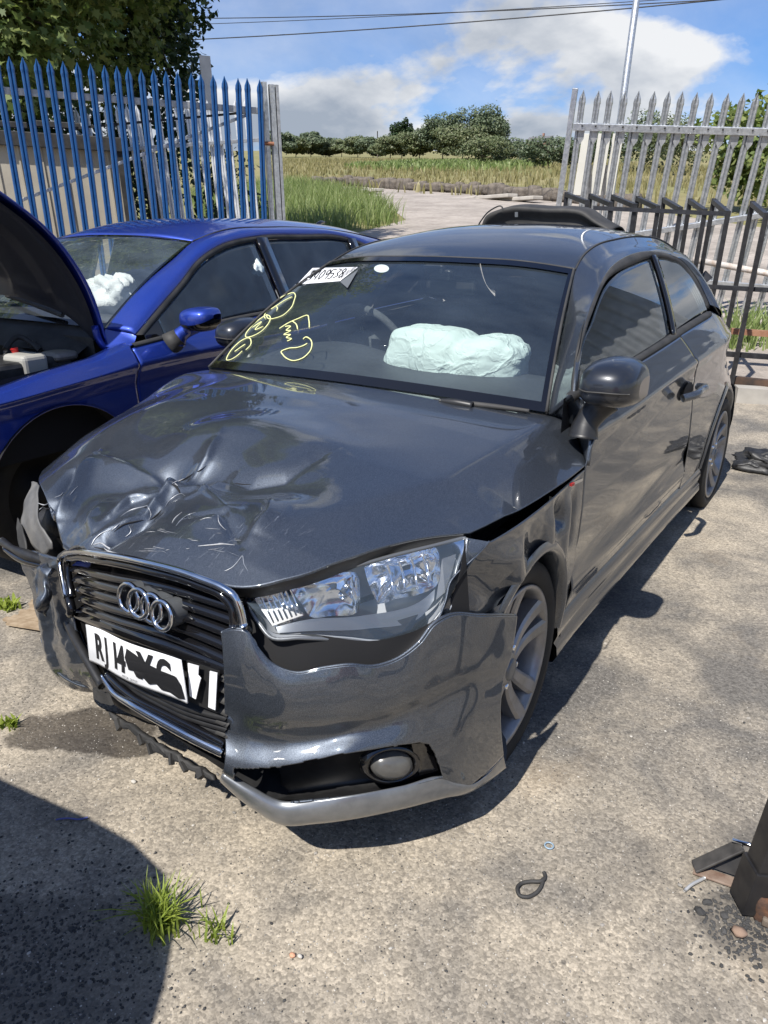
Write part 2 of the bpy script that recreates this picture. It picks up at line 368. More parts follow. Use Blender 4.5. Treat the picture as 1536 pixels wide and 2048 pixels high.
def mirror_x(o, parent=None, name=None):
    me = o.data.copy(); co = np.empty(len(me.vertices)*3); me.vertices.foreach_get('co', co); co = co.reshape(-1, 3); co[:, 0] *= -1
    me.vertices.foreach_set('co', co.ravel()); me.flip_normals(); me.update()
    c = bpy.data.objects.new(name or o.name.split('.')[0], me); COL.objects.link(c); c.parent = parent or o.parent
    for m in o.modifiers:
        n = c.modifiers.new(m.name, m.type)
        for a in ('thickness', 'offset', 'width', 'segments', 'limit_method', 'angle_limit', 'use_even_offset'):
            if hasattr(m, a): setattr(n, a, getattr(m, a))
    return c
def narrow_right(o):
    """the far side's pillar and glass lean further in and back (the shell is racked by the crash)"""
    me = o.data; co = np.empty(len(me.vertices)*3); me.vertices.foreach_get('co', co); co = co.reshape(-1, 3); z, y = co[:, 2].copy(), co[:, 1].copy()
    co[:, 0] += .085*sstep(.90, .97, z)*sstep(1.33, 1.24, z); co[:, 1] += .23*sstep(1.27, .98, z)*sstep(1.3, .7, y); me.vertices.foreach_set('co', co.ravel()); me.update(); return o
def segd(X, Y, path):
    """distance from points to a polyline, and signed side, and where along it (0..1)"""
    best = np.full(X.shape, 9.); side = np.zeros(X.shape); along = np.zeros(X.shape); P = np.asarray(path, float); n = len(P)-1
    for i in range(n):
        a, b = P[i][:2], P[i+1][:2]; d = b-a; L2 = d@d
        t = np.clip(((X-a[0])*d[0]+(Y-a[1])*d[1])/L2, 0, 1); qx, qy = X-a[0]-t*d[0], Y-a[1]-t*d[1]; r = np.hypot(qx, qy)
        m = r < best; best = np.where(m, r, best); side = np.where(m, np.sign(d[0]*qy-d[1]*qx), side); along = np.where(m, (i+t)/n, along)
    return best, side, along

# ---- bonnet: a crowned sheet, then beaten
def bonnet_z(X, Y):
    zc = np.interp(Y, [-.80, -.72, -.66, -.58, -.45, -.2, .1, .3, .5], [.690, .728, .757, .782, .808, .847, .882, .900, .896])
    ax = np.abs(X); xc = np.interp(Y, [-.7, -.45, -.28, -.16, .05, .5], [.45, .52, .62, .673, .70, .735]); s = np.interp(Y, [-.5, -.3, -.1, .1, .3, .5], [.05, .17, .41, .54, .66, .72])
    d = ax-xc; fl = s*.008*np.log1p(np.exp(np.clip(d/.008, -40, 40)))
    return zc-.040*(ax/.72)**2-fl
def pz2(px, py, z=.77): return PZ(px, py, z)[:2]
def bonnet_dents(X, Y):
    dz = -.125*sstep(.45, -.25, X)*sstep(-.02, -.62, Y)
    dz -= .085*sstep(-.40, -.76, X)*sstep(.40, -.12, Y)
    def blob(c, rx, ry, h, rot=0.):
        x, y = X-c[0], Y-c[1]; cr, sr = math.cos(rot), math.sin(rot); u, v = (cr*x+sr*y)/rx, (-sr*x+cr*y)/ry
        return .62*h*np.exp(-(u*u+v*v))
    def fold(path, w, h, cusp=True, asym=0., taper=True):
        d, sd, al = segd(X, Y, path); e = np.exp(-d/w) if cusp else np.exp(-(d/w)**2)
        tp = np.sin(np.pi*np.clip(al, .06, .94))**.6 if taper else 1.
        # ends fade with distance anyway
        return (h*e*(1+asym*np.tanh(sd*d/w*1.5)))*tp
    # mountain with its ridge down to the pit
    dz += blob(pz2(445, 890, .80), .16, .12, .055, .5)
    dz += fold([pz2(440, 878, .83), pz2(415, 925, .79), pz2(356, 966, .76)], .022, .030, True, -.5)
    dz += blob(pz2(350, 978, .72), .045, .034, -.065)
    dz += blob(pz2(410, 990, .72), .080, .045, -.050, .3)
    dz += fold([pz2(425, 965, .76), pz2(440, 990, .74), pz2(420, 1015, .73)], .018, .018, True)
    dz += fold([pz2(350, 962, .75), pz2(275, 935, .76), pz2(190, 905, .76)], .030, .026, True, .4)
    dz += blob(pz2(290, 975, .72), .11, .05, -.045, .4)
    # the long torn fold from the pit down to the front edge
    dz += fold([pz2(352, 982, .72), pz2(335, 1015, .71), pz2(290, 1045, .70), pz2(235, 1072, .68), pz2(190, 1092, .66)], .014, .042, True, .7)
    dz += fold([pz2(305, 1012, .71), pz2(262, 1020, .70), pz2(222, 1050, .68)], .010, .030, True, -.7)
    dz += fold([pz2(330, 1035, .70), pz2(270, 1075, .68), pz2(210, 1105, .66)], .030, -.045, False)
    dz += fold([pz2(210, 985, .72), pz2(175, 1030, .70), pz2(185, 1075, .67)], .020, .026, True, .3)
    # left corner crumple
    dz += fold([pz2(185, 905, .76), pz2(160, 945, .73), pz2(125, 1000, .70), pz2(105, 1045, .66)], .022, .060, True, .5)
    dz += blob(pz2(95, 985, .70), .055, .045, -.09)
    dz += fold([pz2(150, 895, .77), pz2(110, 960, .72)], .024, -.04, True)
    dz += fold([pz2(85, 1000, .68), pz2(100, 1005, .68), pz2(118, 990, .69)], .012, .025, True)
    dz += fold([pz2(105, 1045, .66), pz2(140, 1085, .64), pz2(190, 1095, .64)], .022, -.045, True)
    # dent and scuffed hollow right of it
    dz += blob(pz2(470, 1010, .73), .11, .06, -.045, -.2)
    dz += fold([pz2(330, 990, .74), pz2(400, 1010, .73), pz2(430, 1045, .72), pz2(455, 1075, .71)], .016, .024, True, .4)
    dz += fold([pz2(450, 960, .77), pz2(500, 968, .78), pz2(570, 965, .79), pz2(640, 940, .80)], .018, -.022, True, .5)
    dz += fold([pz2(500, 1130, .70), pz2(535, 1060, .75), pz2(545, 1000, .78)], .024, .026, True, -.5)
    dz += blob(pz2(440, 1100, .69), .06, .04, .026)
    dz += fold([pz2(380, 1085, .69), pz2(450, 1090, .70), pz2(490, 1140, .70)], .011, -.022, True)
    dz += fold([pz2(350, 1040, .70), pz2(400, 1035, .71), pz2(450, 1020, .73)], .012, .012, True)
    dz += blob(pz2(610, 900, .82), .14, .09, .022)
    dz += blob(pz2(570, 985, .78), .10, .06, -.030)
    k = sstep(.25, -.55, Y)*sstep(.75, .2, X)
    dz += k*.006*vnoise(np.stack([X.ravel()*3.1, Y.ravel()*3.1], 1), 3, 3).reshape(X.shape)
    return dz*sstep(.40, .10, Y)*.92
def coons2(bot, top, left, right, nu, nv):
    B, T, L, R = crv(bot, nu, lin=False), crv(top, nu), crv(left, nv), crv(right, nv)
    u = np.linspace(0, 1, nu)[:, None, None]; v = np.linspace(0, 1, nv)[None, :, None]
    return (1-v)*B[:, None]+v*T[:, None]+(1-u)*L[None]+u*R[None]-((1-u)*(1-v)*B[0]+u*(1-v)*B[-1]+(1-u)*v*T[0]+u*v*T[-1])
G2 = coons2([(-.655, -.36), (-.50, -.47), (-.3, -.565), (-.15, -.645), (0, -.69), (.2, -.725), (.4, -.728), (.53, -.705), (.60, -.645), (.66, -.545), (.738, -.385), (.800, -.295)],
            [(-.70, .40), (-.6, .37), (-.3, .315), (0, .30), (.3, .32), (.55, .375), (.69, .435), (.765, .41), (.846, .312)],
            [(-.655, -.36), (-.705, -.2), (-.72, .0), (-.715, .2), (-.70, .40)], [(.800, -.295), (.826, -.1), (.842, .1), (.846, .312)], 340, 240)
BX, BY = G2[..., 0], G2[..., 1]; BZ = bonnet_z(BX, BY)+bonnet_dents(BX, BY)
for _ in range(1): BZ[1:-1, 1:-1] = .5*BZ[1:-1, 1:-1]+.125*(BZ[:-2, 1:-1]+BZ[2:, 1:-1]+BZ[1:-1, :-2]+BZ[1:-1, 2:])
bonnet = gridmesh('bonnet', np.stack([BX, BY, BZ], 2), M['bonnet_paint'], car); solid(bonnet, .006)
tag(bonnet, 'crumpled bonnet with folds, dents and scuffs')
# rolled edge lip under the bonnet's front
lip = np.stack([BX[:, 0], BY[:, 0], BZ[:, 0]], 1)
gridmesh('bonnet_lip', np.stack([lip+[0, .004, -.004], lip+[0, .02, -.03], lip+[0, .05, -.035]], 1), M['black'], bonnet)
# black void and slam panel under the bonnet
gridmesh('inner_wing', loft([[(-.60, -.25, .50), (-.2, -.50, .50), (.3, -.62, .55), (.60, -.52, .60), (.76, -.25, .66)], [(-.64, .3, .74), (0, .2, .78), (.76, .45, .72)]], 30, 12), M['dark'], car)

# ---- front wing (left) with buckles
def wing_disp(Y, Z):
    def fold(path, w, h, cusp=True):
        d, sd, al = segd(Y, Z, path); e = np.exp(-d/w) if cusp else np.exp(-(d/w)**2); return h*e
    g = lambda path, w, h: fold(path, w, h, False)
    d = g([(-.40, .70), (-.30, .63), (-.22, .57)], .050, -.026)+g([(-.30, .73), (-.19, .66), (-.16, .57)], .045, .026)
    d += g([(-.12, .74), (-.07, .66), (-.03, .635)], .040, -.020)+g([(.02, .76), (.03, .64)], .035, .016)
    d += g([(.080, .72), (.105, .665)], .030, -.046)+fold([(.085, .69), (.115, .640)], .016, .010)+g([(.16, .74), (.155, .62), (.17, .5)], .032, .018)
    d += g([(.215, .74), (.22, .58)], .024, -.020)
    d *= .62*sstep(.750, .67, Z)
    return d*sstep(.31, .24, Y)
yw = np.r_[np.linspace(-.455, -.30, 44), np.linspace(-.297, .235, 170), np.linspace(.237, .298, 18)]
AYC, AZC, ARY, ARZ = -.050, .30, .300, .330
def arch(y, yc, zc, ry, rz): return zc+rz*np.sqrt(np.maximum(0, 1-((y-yc)/ry)**2))
zlo_w = np.where(yw < -.235, .555+(-.235-yw)*.25, np.where(yw < AYC+ARY, np.maximum(arch(yw, AYC, AZC, ARY, ARZ), .30), .30))
zhi_w = np.where(yw < -.31, np.interp(yw, [-.455, -.41, -.36, -.31], [.618, .68, .722, .748]), .748-.004*np.cos((yw+.31)*4))
zhi_w = np.maximum(zhi_w, zlo_w+.004)
wing = colpanel('front_wing', yw, zlo_w, zhi_w, 100, M['paint'], car, disp=wing_disp, t=.004, smooth_it=1)
tag(wing, 'buckled front wing')
def arch_lip(name, yc, zc, ry, rz, a0, a1, parent, mat, xo=.004):
    q = np.linspace(a0, a1, 48); rows = []
    for dr, dx in ((.022, -.002), (.010, .006), (.0, .006), (-.010, -.004), (-.012, -.05), (-.012, -.30)):
        Y = yc+(ry+dr)*np.cos(q); Z = zc+(rz+dr)*np.sin(q); X = Xs(Y, np.maximum(Z, .25))+xo+dx; rows.append(np.stack([X, Y, Z], 1))
    return gridmesh(name, np.stack(rows, 1), mat, parent)
arch_lip('arch_lip', AYC, AZC, ARY-.004, ARZ-.004, -.05, 2.45, wing, M['paint'])
def liner(name, yc, zc, r, x0, x1, parent):
    q = np.linspace(-.25, math.pi+.25, 30); G = np.stack([np.stack([np.full_like(q, x), yc+r*np.cos(q), zc+r*np.sin(q)], 1) for x in (x0, x1)], 1)
    o = gridmesh(name, G, M['dark'], parent); V = [(x1, yc+r*math.cos(a), zc+r*math.sin(a)) for a in q]; mk('arch_back', V, [tuple(range(len(V)))], M['dark'], o); return o
liner('wheel_arch_liner', AYC, AZC, .345, .83, .42, car)

# ---- door, sill, quarter panel
def door_rear(z): return np.interp(z, [.30, .5, .72, .90, 1.0], [1.74, 1.70, 1.62, 1.575, 1.55])
yd = np.linspace(0, 1, 90)
def slant_d(Y, Z): f = Y; y0 = .304+.075*sstep(.74, .95, Z); return y0+f*(door_rear(Z)-.006-y0)
def bl_d(f): return .304+f*1.28
zlo_d = .315+0*yd; zhi_d = Zb(bl_d(yd))-.006
def door_disp(Y, Z): # sculpted lower feature line
    return -.010*np.exp(-((Z-.47)/.05)**2)+.008*np.exp(-((Z-.385)/.03)**2)
door = colpanel('door', yd, zlo_d, zhi_d, 90, M['paint'], car, slant=slant_d, disp=door_disp, smooth_it=1)
door_r = mirror_x(door)
def tuck(o):
    me = o.data; co = np.empty(len(me.vertices)*3); me.vertices.foreach_get('co', co); co = co.reshape(-1, 3); z, y = co[:, 2].copy(), co[:, 1].copy(); co[:, 0] += .14*sstep(.50, .85, z); co[:, 1] += .50*sstep(.45, .80, z)*sstep(1.3, .3, y); me.vertices.foreach_set('co', co.ravel()); me.update(); return o
tuck(door_r)
yq = np.linspace(0, 1, 120)
def slant_q(Y, Z): return door_rear(Z)+.004+Y*(3.08-door_rear(Z))
yq_abs = 1.65+yq*1.43
RYC, RZC, RR = 2.469, .31, .345
zq_lo = np.where(abs(yq_abs-RYC) < RR, np.maximum(arch(yq_abs, RYC, RZC, RR, RR), .30), .30+.0*yq); zq_hi = np.where(yq_abs < 2.2, Zb(yq_abs)-.006, 1.040-(yq_abs-2.2)*.205)
def slant_q2(Y, Z): return np.maximum(1.65+Y*1.43, 0)+(door_rear(Z)+.004-1.65)*(1-Y)**3
quarter = colpanel('rear_quarter_panel', yq, zq_lo, zq_hi, 70, M['paint'], car, slant=slant_q2, smooth_it=1)
mirror_x(quarter)
arch_lip('arch_lip', RYC, RZC, RR-.004, RR-.004, -.02, 3.16, quarter, M['paint'])
liner('wheel_arch_liner', RYC, RZC, .36, .83, .42, car)
def sill_rows():
    ys = np.linspace(.235, 2.13, 60); rows = []
    for z, dx in ((.318, -.010), (.300, .006), (.285, .014), (.262, .016), (.235, .006), (.225, .016), (.195, .020), (.172, .008), (.165, -.03), (.165, -.16)):
        rows.append(np.stack([Wp(ys)-.038+dx, ys, np.full_like(ys, z)], 1))
    return np.stack(rows, 1)
sill = gridmesh('sill', sill_rows(), M['paint'], car, flip=True); mirror_x(sill)
hd = empty('door_handle'); hd.parent = door
tube('grip', [(.868, 1.335, .782), (.898, 1.37, .790), (.905, 1.47, .795), (.898, 1.57, .792), (.868, 1.60, .786)], .016, M['paint'], hd, 10, samples=30)
mk('recess', *(lambda V, F: ([(.858+.004*v[0], 1.47+.085*v[1], .785+.036*v[2]) for v in V], F))(*lathe_v([(1, 0), (.8, .3), (0, .5)], 24)), M['dark'], hd)
# belt moulding, black
for nm, ya, yb in (('belt_moulding', .30, 2.16),):
    ys = np.linspace(ya, yb, 60); zb = Zb(ys); xb = Xs(ys, zb)
    o = gridmesh(nm, np.stack([np.stack([xb+.002, ys, zb-.010], 1), np.stack([xb+.006, ys, zb], 1), np.stack([xb-.002, ys, zb+.012], 1), np.stack([xb-.02, ys, zb+.012], 1)], 1), M['matt'], car); tuck(mirror_x(o))

pbs = gridmesh('pillar_base', loft([[(.695, .425, .862), (.735, .385, .905), (.784, .334, .946)], [(.765, .405, .838), (.790, .375, .880), (.792, .352, .938)], [(.848, .308, .762), (.838, .338, .85), (.792, .378, .935)]], 14, 14), M['paint'], car); solid(pbs, .01)
# ---- greenhouse
TH = .55
def Xg(y, z): return .785-TH*(np.asarray(z)-.95)+0*np.asarray(y)
def Xg2(y, z): return Xg(y, z)+.012*(1-np.clip(((z-1.12)/.18)**2, 0, 1))-.004
top_pts = [(.371, .947), (.454, 1.02), (.678, 1.116), (.922, 1.200), (1.101, 1.234), (1.378, 1.262), (1.662, 1.278), (1.945, 1.268), (2.117, 1.23), (2.201, 1.158), (2.233, 1.090), (2.247, 1.042)]
Zt = tab(top_pts)
def window(name, ylo, yhi, parent, mat, n=60):
    """ylo, yhi: (y at the belt, y at the top) of its front and rear edges"""
    f = np.linspace(0, 1, n); yb_, yt_ = ylo[0]+f*(yhi[0]-ylo[0]), ylo[1]+f*(yhi[1]-ylo[1])
    lo = Zb(yb_)+.008; hi = np.maximum(Zt(yt_)-.004, lo+.002); s_ = np.linspace(0, 1, 24)
    Z = lo[:, None]*(1-s_)+hi[:, None]*s_; Y = yb_[:, None]*(1-s_)+yt_[:, None]*s_
    o = gridmesh(name, np.stack([Xg2(Y, Z), Y, Z], 2), mat, parent); solid(o, .004); return o
dw = window('side_window', (.375, .375), (1.462, 1.640), door, M['sideglass']); narrow_right(mirror_x(dw, door_r))
qw = window('quarter_window', (1.520, 1.700), (2.238, 2.238), car, M['sideglass']); mirror_x(qw)
# B-pillar trim between them
zz = np.linspace(.99, 1.285, 14); yb = 1.490+.63*(zz-.989)
bp = gridmesh('pillar_trim', np.stack([np.stack([Xg2(yb, zz)+.004, yb-.030, zz], 1), np.stack([Xg2(yb, zz)+.006, yb, zz], 1), np.stack([Xg2(yb, zz)+.004, yb+.030, zz], 1)], 1), M['gloss'], car); solid(bp, .01); mirror_x(bp)
# rubber window seal and the painted pillar/cant rail, windscreen edge to seal
seal_o = np.array([(.782, .335, .945), (.768, .372, .985), (.736, .478, 1.040), (.662, .803, 1.174), (.621, 1.056, 1.249), (.598, 1.344, 1.289), (.592, 1.708, 1.302), (.600, 1.972, 1.286), (.625, 2.190, 1.242), (.669, 2.305, 1.162), (.730, 2.325, 1.058)])
seal_i = np.array([(.788, .378, .945), (.768, .415, .982), (.745, .458, 1.020), (.694, .682, 1.114), (.646, .925, 1.197), (.617, 1.378, 1.258), (.604, 1.662, 1.274), (.610, 1.940, 1.264), (.633, 2.108, 1.226), (.673, 2.192, 1.154), (.735, 2.236, 1.040)])
sl_g = loft([seal_o+[.000, 0, 0], (seal_o+seal_i)/2+[.006, 0, 0], seal_i+[-.004, 0, 0]], 120, 7); s_o = gridmesh('window_seal', sl_g, M['matt'], car); solid(s_o, .012); narrow_right(mirror_x(s_o))
seam = np.array([(.690, .405, .868), (.665, .47, .912), (.630, .58, .985), (.573, .79, 1.125), (.528, .975, 1.245), (.512, 1.09, 1.290), (.503, 1.22, 1.320), (.500, 1.50, 1.348), (.502, 1.82, 1.360), (.515, 2.20, 1.338), (.56, 2.42, 1.275)])
bul = np.linspace(.0, 1, 11)[:, None]**.5*np.array([.012, -.002, .010]); mid1 = seam*.62+seal_o*.38+bul; mid2 = seam*.25+seal_o*.75+bul
rail = gridmesh('roof_rail', loft([seam, mid1, mid2, seal_o], 140, 22), M['paint'], car); solid(rail, .012); rail_r = mirror_x(rail)
me_ = rail_r.data; co_ = np.empty(len(me_.vertices)*3); me_.vertices.foreach_get('co', co_); co_ = co_.reshape(22, 140, 3)
w_ = np.linspace(0, 1, 22)[:, None]; zz_, yy_ = co_[..., 2].copy(), co_[..., 1].copy(); co_[..., 0] += .085*w_*sstep(1.33, 1.24, zz_); co_[..., 1] += .23*w_*sstep(1.27, .98, zz_)*sstep(1.3, .7, yy_); me_.vertices.foreach_set('co', co_.ravel()); me_.update()
# roof
RY = [1.0, 1.09, 1.22, 1.50, 1.90, 2.22, 2.42]; RZc = [1.276, 1.318, 1.352, 1.398, 1.410, 1.385, 1.335]
rows = []
sm = crv(seam, 400)
for k, (y, zc_) in enumerate(zip(RY, RZc)):
    e = sm[np.argmin(np.abs(sm[:, 1]-y)+(sm[:, 2] < 1.2)*9)] if k else np.array((.528, .985, 1.248))
    y0 = y-.05 if k == 0 else y-.02
    rows.append([(-e[0], e[1], e[2]), (-e[0]*.72, (e[1]+y0)/2, e[2]*.35+zc_*.65-.002), (-e[0]*.35, y0, zc_-.003), (0, y0, zc_), (e[0]*.35, y0, zc_-.003), (e[0]*.72, (e[1]+y0)/2, e[2]*.35+zc_*.65-.002), tuple(e)])
roof = gridmesh('roof', loft(rows, 80, 80), M['paint'], car, flip=True); solid(roof, .01)
tube('roof_seam', seam[4:]+[0, 0, .001], .0035, M['matt'], roof, 6, samples=60); tube('roof_seam', (seam[4:]+[0, 0, .001])*[-1, 1, 1], .0035, M['matt'], roof, 6, samples=60)
# windscreen
ws_b = [(-.685, .405, .868), (-.5, .345, .885), (-.25, .315, .896), (0, .305, .900), (.25, .315, .896), (.5, .345, .885), (.685, .405, .868)]
ws_t = [(-.524, .978, 1.246), (-.35, .940, 1.268), (-.15, .925, 1.275), (0, .92, 1.277), (.15, .925, 1.275), (.35, .940, 1.268), (.524, .978, 1.246)]
ws_b, ws_t = np.array(ws_b), np.array(ws_t); ws_m = (ws_b+ws_t)/2+np.array([0, -.012, .022])
WSG = loft([ws_b, ws_m, ws_t], 60, 40); windscreen = gridmesh('windscreen', WSG, M['glass'], car, flip=True)
WS_BVH = bvh_of(WSG)
def ws_pt(px, py, off=.004):
    """the point of the windscreen's outer face seen at a pixel"""
    p = cast(WS_BVH, px, py, off)
    if p is not None: return p
    d = _ray(px, py); P = WSG.reshape(-1, 3); w = P-CAM; dn = d/np.linalg.norm(d); r = np.linalg.norm(w-np.outer(w@dn, dn), axis=1); i = np.argmin(r); return CAM+dn*(w[i]@dn-off)
# black ceramic border of the glass
def band(a, b, name):
    gridmesh(name, np.stack([a+[0, -.003, .003], b+[0, -.003, .003]], 1), M['gloss'], windscreen)
nrow = WSG.shape[0]; N_in = np.array([0, .001, -.001])
band(WSG[0]-N_in*2, WSG[2]-N_in*2, 'glass_border'); band(WSG[-1]-N_in*2, WSG[-3]-N_in*2, 'glass_border'); band(WSG[:, 0]-N_in*2, WSG[:, 1]*.8+WSG[:, 0]*.2-N_in*2, 'glass_border'); band(WSG[:, -1]-N_in*2, WSG[:, -2]*.8+WSG[:, -1]*.2-N_in*2, 'glass_border')
ed = np.vstack([WSG[:, 0]]); tube('windscreen_trim', ed+[0, -.004, .004], .005, M['matt'], windscreen, 6); tube('windscreen_trim', WSG[:, -1]+[0, -.004, .004], .005, M['matt'], windscreen, 6)
tube('windscreen_trim', WSG[-1]+[0, -.003, .004], .004, M['matt'], windscreen, 6)
# scuttle panel and wipers
gridmesh('scuttle_panel', loft([ws_b+[0, .03, .004], ws_b+[0, -.02, -.012], ws_b+[0, -.10, -.05]], 40, 6), M['black'], car)
def wiper(pts, px_pivot):
    w = empty('wiper'); w.parent = car
    P = [ws_pt(*q, off=.018) for q in pts]; tube('blade', P, [.005, .009, .009, .006], M['matt'], w, 6, samples=24)
    A = [ws_pt(*q, off=.035) for q in px_pivot]; tube('arm', A, [.013, .012, .008], M['black'], w, 8, samples=16)
wiper([(535, 757), (590, 763), (650, 771)], [(655, 776), (610, 768), (575, 761)])
wiper([(868, 801), (960, 810), (1058, 822)], [(945, 812), (915, 806), (880, 802)])

# ---- rear end
tg = gridmesh('tailgate', loft([[(-.56, 2.42, 1.275), (0, 2.44, 1.335), (.56, 2.42, 1.275)], [(-.62, 2.66, 1.09), (0, 2.74, 1.11), (.62, 2.66, 1.09)], [(-.64, 2.95, .94), (0, 3.06, .96), (.64, 2.95, .94)], [(-.70, 3.0, .62), (0, 3.10, .60), (.70, 3.0, .62)]], 40, 30), M['paint'], car); solid(tg, .01)
rw = gridmesh('rear_window', loft([[(-.47, 2.48, 1.24), (0, 2.50, 1.29), (.47, 2.48, 1.24)], [(-.55, 2.66, 1.09), (0, 2.745, 1.11), (.55, 2.66, 1.09)]], 20, 8)+[0, .012, .010], M['gloss'], tg)
cp = gridmesh('rear_pillar', loft([[(.56, 2.42, 1.275), (.64, 2.38, 1.20), (.745, 2.33, 1.05)], [(.60, 2.53, 1.19), (.68, 2.50, 1.12), (.762, 2.47, .985)], [(.63, 2.70, 1.07), (.69, 2.73, 1.0), (.735, 2.76, .925)], [(.64, 2.97, .95), (.66, 3.0, .90), (.66, 3.06, .85)]], 16, 30), M['paint'], car); solid(cp, .01); mirror_x(cp)
c2 = gridmesh('rear_pillar', loft([seal_o[-4:]+[.004, -.004, 0], seal_o[-4:]*.5+np.array([(.535, 2.35, 1.30), (.60, 2.38, 1.25), (.66, 2.40, 1.18), (.80, 2.40, .985)])*.5+[.012, .0, .012], [(.535, 2.35, 1.30), (.60, 2.40, 1.24), (.66, 2.44, 1.17), (.770, 2.46, .985)]], 16, 14), M['paint'], car); mirror_x(c2)
rb = gridmesh('rear_bumper', loft([[(-.84, 2.80, .60), (-.70, 3.05, .62), (0, 3.14, .62), (.70, 3.05, .62), (.84, 2.80, .60)], [(-.85, 2.80, .40), (-.71, 3.09, .42), (0, 3.18, .42), (.71, 3.09, .42), (.85, 2.80, .40)], [(-.80, 2.80, .22), (-.68, 3.04, .22), (0, 3.12, .22), (.68, 3.04, .22), (.80, 2.80, .22)]], 50, 12), M['paint'], car)
tl = gridmesh('tail_lamp', loft([[(.62, 3.0, .92), (.69, 2.88, .92), (.735, 2.77, .90)], [(.66, 3.05, .80), (.73, 2.92, .80), (.785, 2.74, .80)]], 16, 8)+[.006, .004, 0], pmat('red lamp lens', (.25, .01, .01), .1, 0, .5), car); mirror_x(tl)

# ---- cabin
gridmesh('floor_pan', np.array([[(-.80, .3, .20), (.80, .3, .20)], [(-.80, 2.1, .20), (.80, 2.1, .20)], [(-.45, 2.3, .22), (.45, 2.3, .22)], [(-.7, 2.95, .25), (.7, 2.95, .25)]]), M['dark'], car)
cabin = gridmesh('cabin_floor', np.array([[(-.78, .25, .22), (.78, .25, .22)], [(-.78, 2.9, .22), (.78, 2.9, .22)]]), M['dark'], car)
gridmesh('bulkhead', np.array([[(-.76, .36, .22), (.76, .36, .22)], [(-.70, .40, .86), (.70, .40, .86)]]), M['dark'], car)
gridmesh('headlining', loft([[(-.48, 1.05, 1.235), (0, 1.0, 1.262), (.48, 1.05, 1.235)], [(-.50, 1.6, 1.335), (0, 1.6, 1.375), (.50, 1.6, 1.335)], [(-.50, 2.3, 1.28), (0, 2.3, 1.33), (.50, 2.3, 1.28)]], 16, 16), pmat('grey headlining', (.22, .22, .21), .9), car)
for sgn in (1, -1):
    y0_ = .34 if sgn > 0 else 1.0; gridmesh('door_card', np.array([[((.76 if sgn > 0 else .66)*sgn, y0_, .25), (.70*sgn, 2.6, .25)], [((.755 if sgn > 0 else .64)*sgn, y0_, .93), (.70*sgn, 2.6, 1.03)]]), M['dash'], car)
dash = gridmesh('dashboard', loft([[(-.66, .42, .862), (0, .34, .893), (.66, .42, .862)], [(-.68, .62, .885), (-.35, .60, .915), (0, .60, .905), (.35, .60, .905), (.68, .62, .885)], [(-.70, .86, .875), (-.37, .86, .935), (0, .84, .90), (.35, .86, .89), (.70, .86, .875)], [(-.70, .93, .80), (-.37, .93, .84), (0, .93, .82), (.35, .93, .82), (.70, .93, .80)], [(-.70, .90, .5), (0, .90, .5), (.70, .90, .5)]], 60, 40), M['dash'], car)
sw = empty('steering_wheel', (-.37, 1.02, .915), rot=(math.radians(-62), 0, 0)); sw.parent = car
q = np.linspace(0, 2*math.pi, 49)[:-1]; tube('rim', np.stack([.185*np.cos(q), .185*np.sin(q), 0*q], 1), .016, M['cloth'], sw, 10, closed=True)
mk('hub', *(lambda V, F: (V, F))(*lathe_v([(0, .03), (.05, .028), (.075, .01), (.08, -.03), (0, -.05)], 24, 'z')), M['cloth'], sw)
for a in (0, math.pi, -math.pi/2): tube('spoke', [(.06*math.cos(a), .06*math.sin(a), 0), (.18*math.cos(a), .18*math.sin(a), 0)], .016, M['gloss'], sw, 8)
def seat(x, y, name='seat'):
    s = empty(name, (x, y, .25)); s.parent = car
    def pad(nm, rows, n=20): o = gridmesh(nm, loft([crv(r, 24, closed=True) for r in rows], 24, n), M['cloth'], s, closed_v=False); return o
    def ring(z, w, d, yo): return [(w, yo-d, z), (w*1.02, yo, z), (w, yo+d, z), (0, yo+d*1.1, z), (-w, yo+d, z), (-w*1.02, yo, z), (-w, yo-d, z), (0, yo-d*.75, z), (w, yo-d, z)]
    pad('backrest', [ring(.25, .18, .05, .12), ring(.30, .23, .08, .13), ring(.50, .25, .085, .19), ring(.68, .23, .075, .25), ring(.78, .17, .06, .28), ring(.80, .08, .03, .28)])
    pad('cushion', [ring(.10, .22, .22, -.10), ring(.18, .25, .26, -.10), ring(.25, .24, .25, -.10), ring(.28, .18, .20, -.10)])
    pad('headrest', [ring(.82, .06, .03, .28), ring(.84, .12, .05, .285), ring(.92, .135, .055, .295), ring(.99, .12, .05, .30), ring(1.02, .06, .025, .30)])
    return s
seat(-.36, 1.42); seat(.36, 1.45)
rs = empty('rear_bench', (0, 2.25, .25)); rs.parent = car
for x in (-.33, .33):
    o = gridmesh('rear_backrest', loft([[(x-.28, 0, .2), (x, -.03, .2), (x+.28, 0, .2)], [(x-.27, .10, .5), (x, .06, .5), (x+.27, .10, .5)], [(x-.25, .18, .74), (x, .15, .74), (x+.25, .18, .74)], [(x-.25, .26, .74), (x, .26, .74), (x+.25, .26, .74)]], 16, 16), M['cloth'], rs)
    box('headrest', (x, .2, .82), (.24, .08, .15), M['cloth'], rs, b=.03, seg=3)
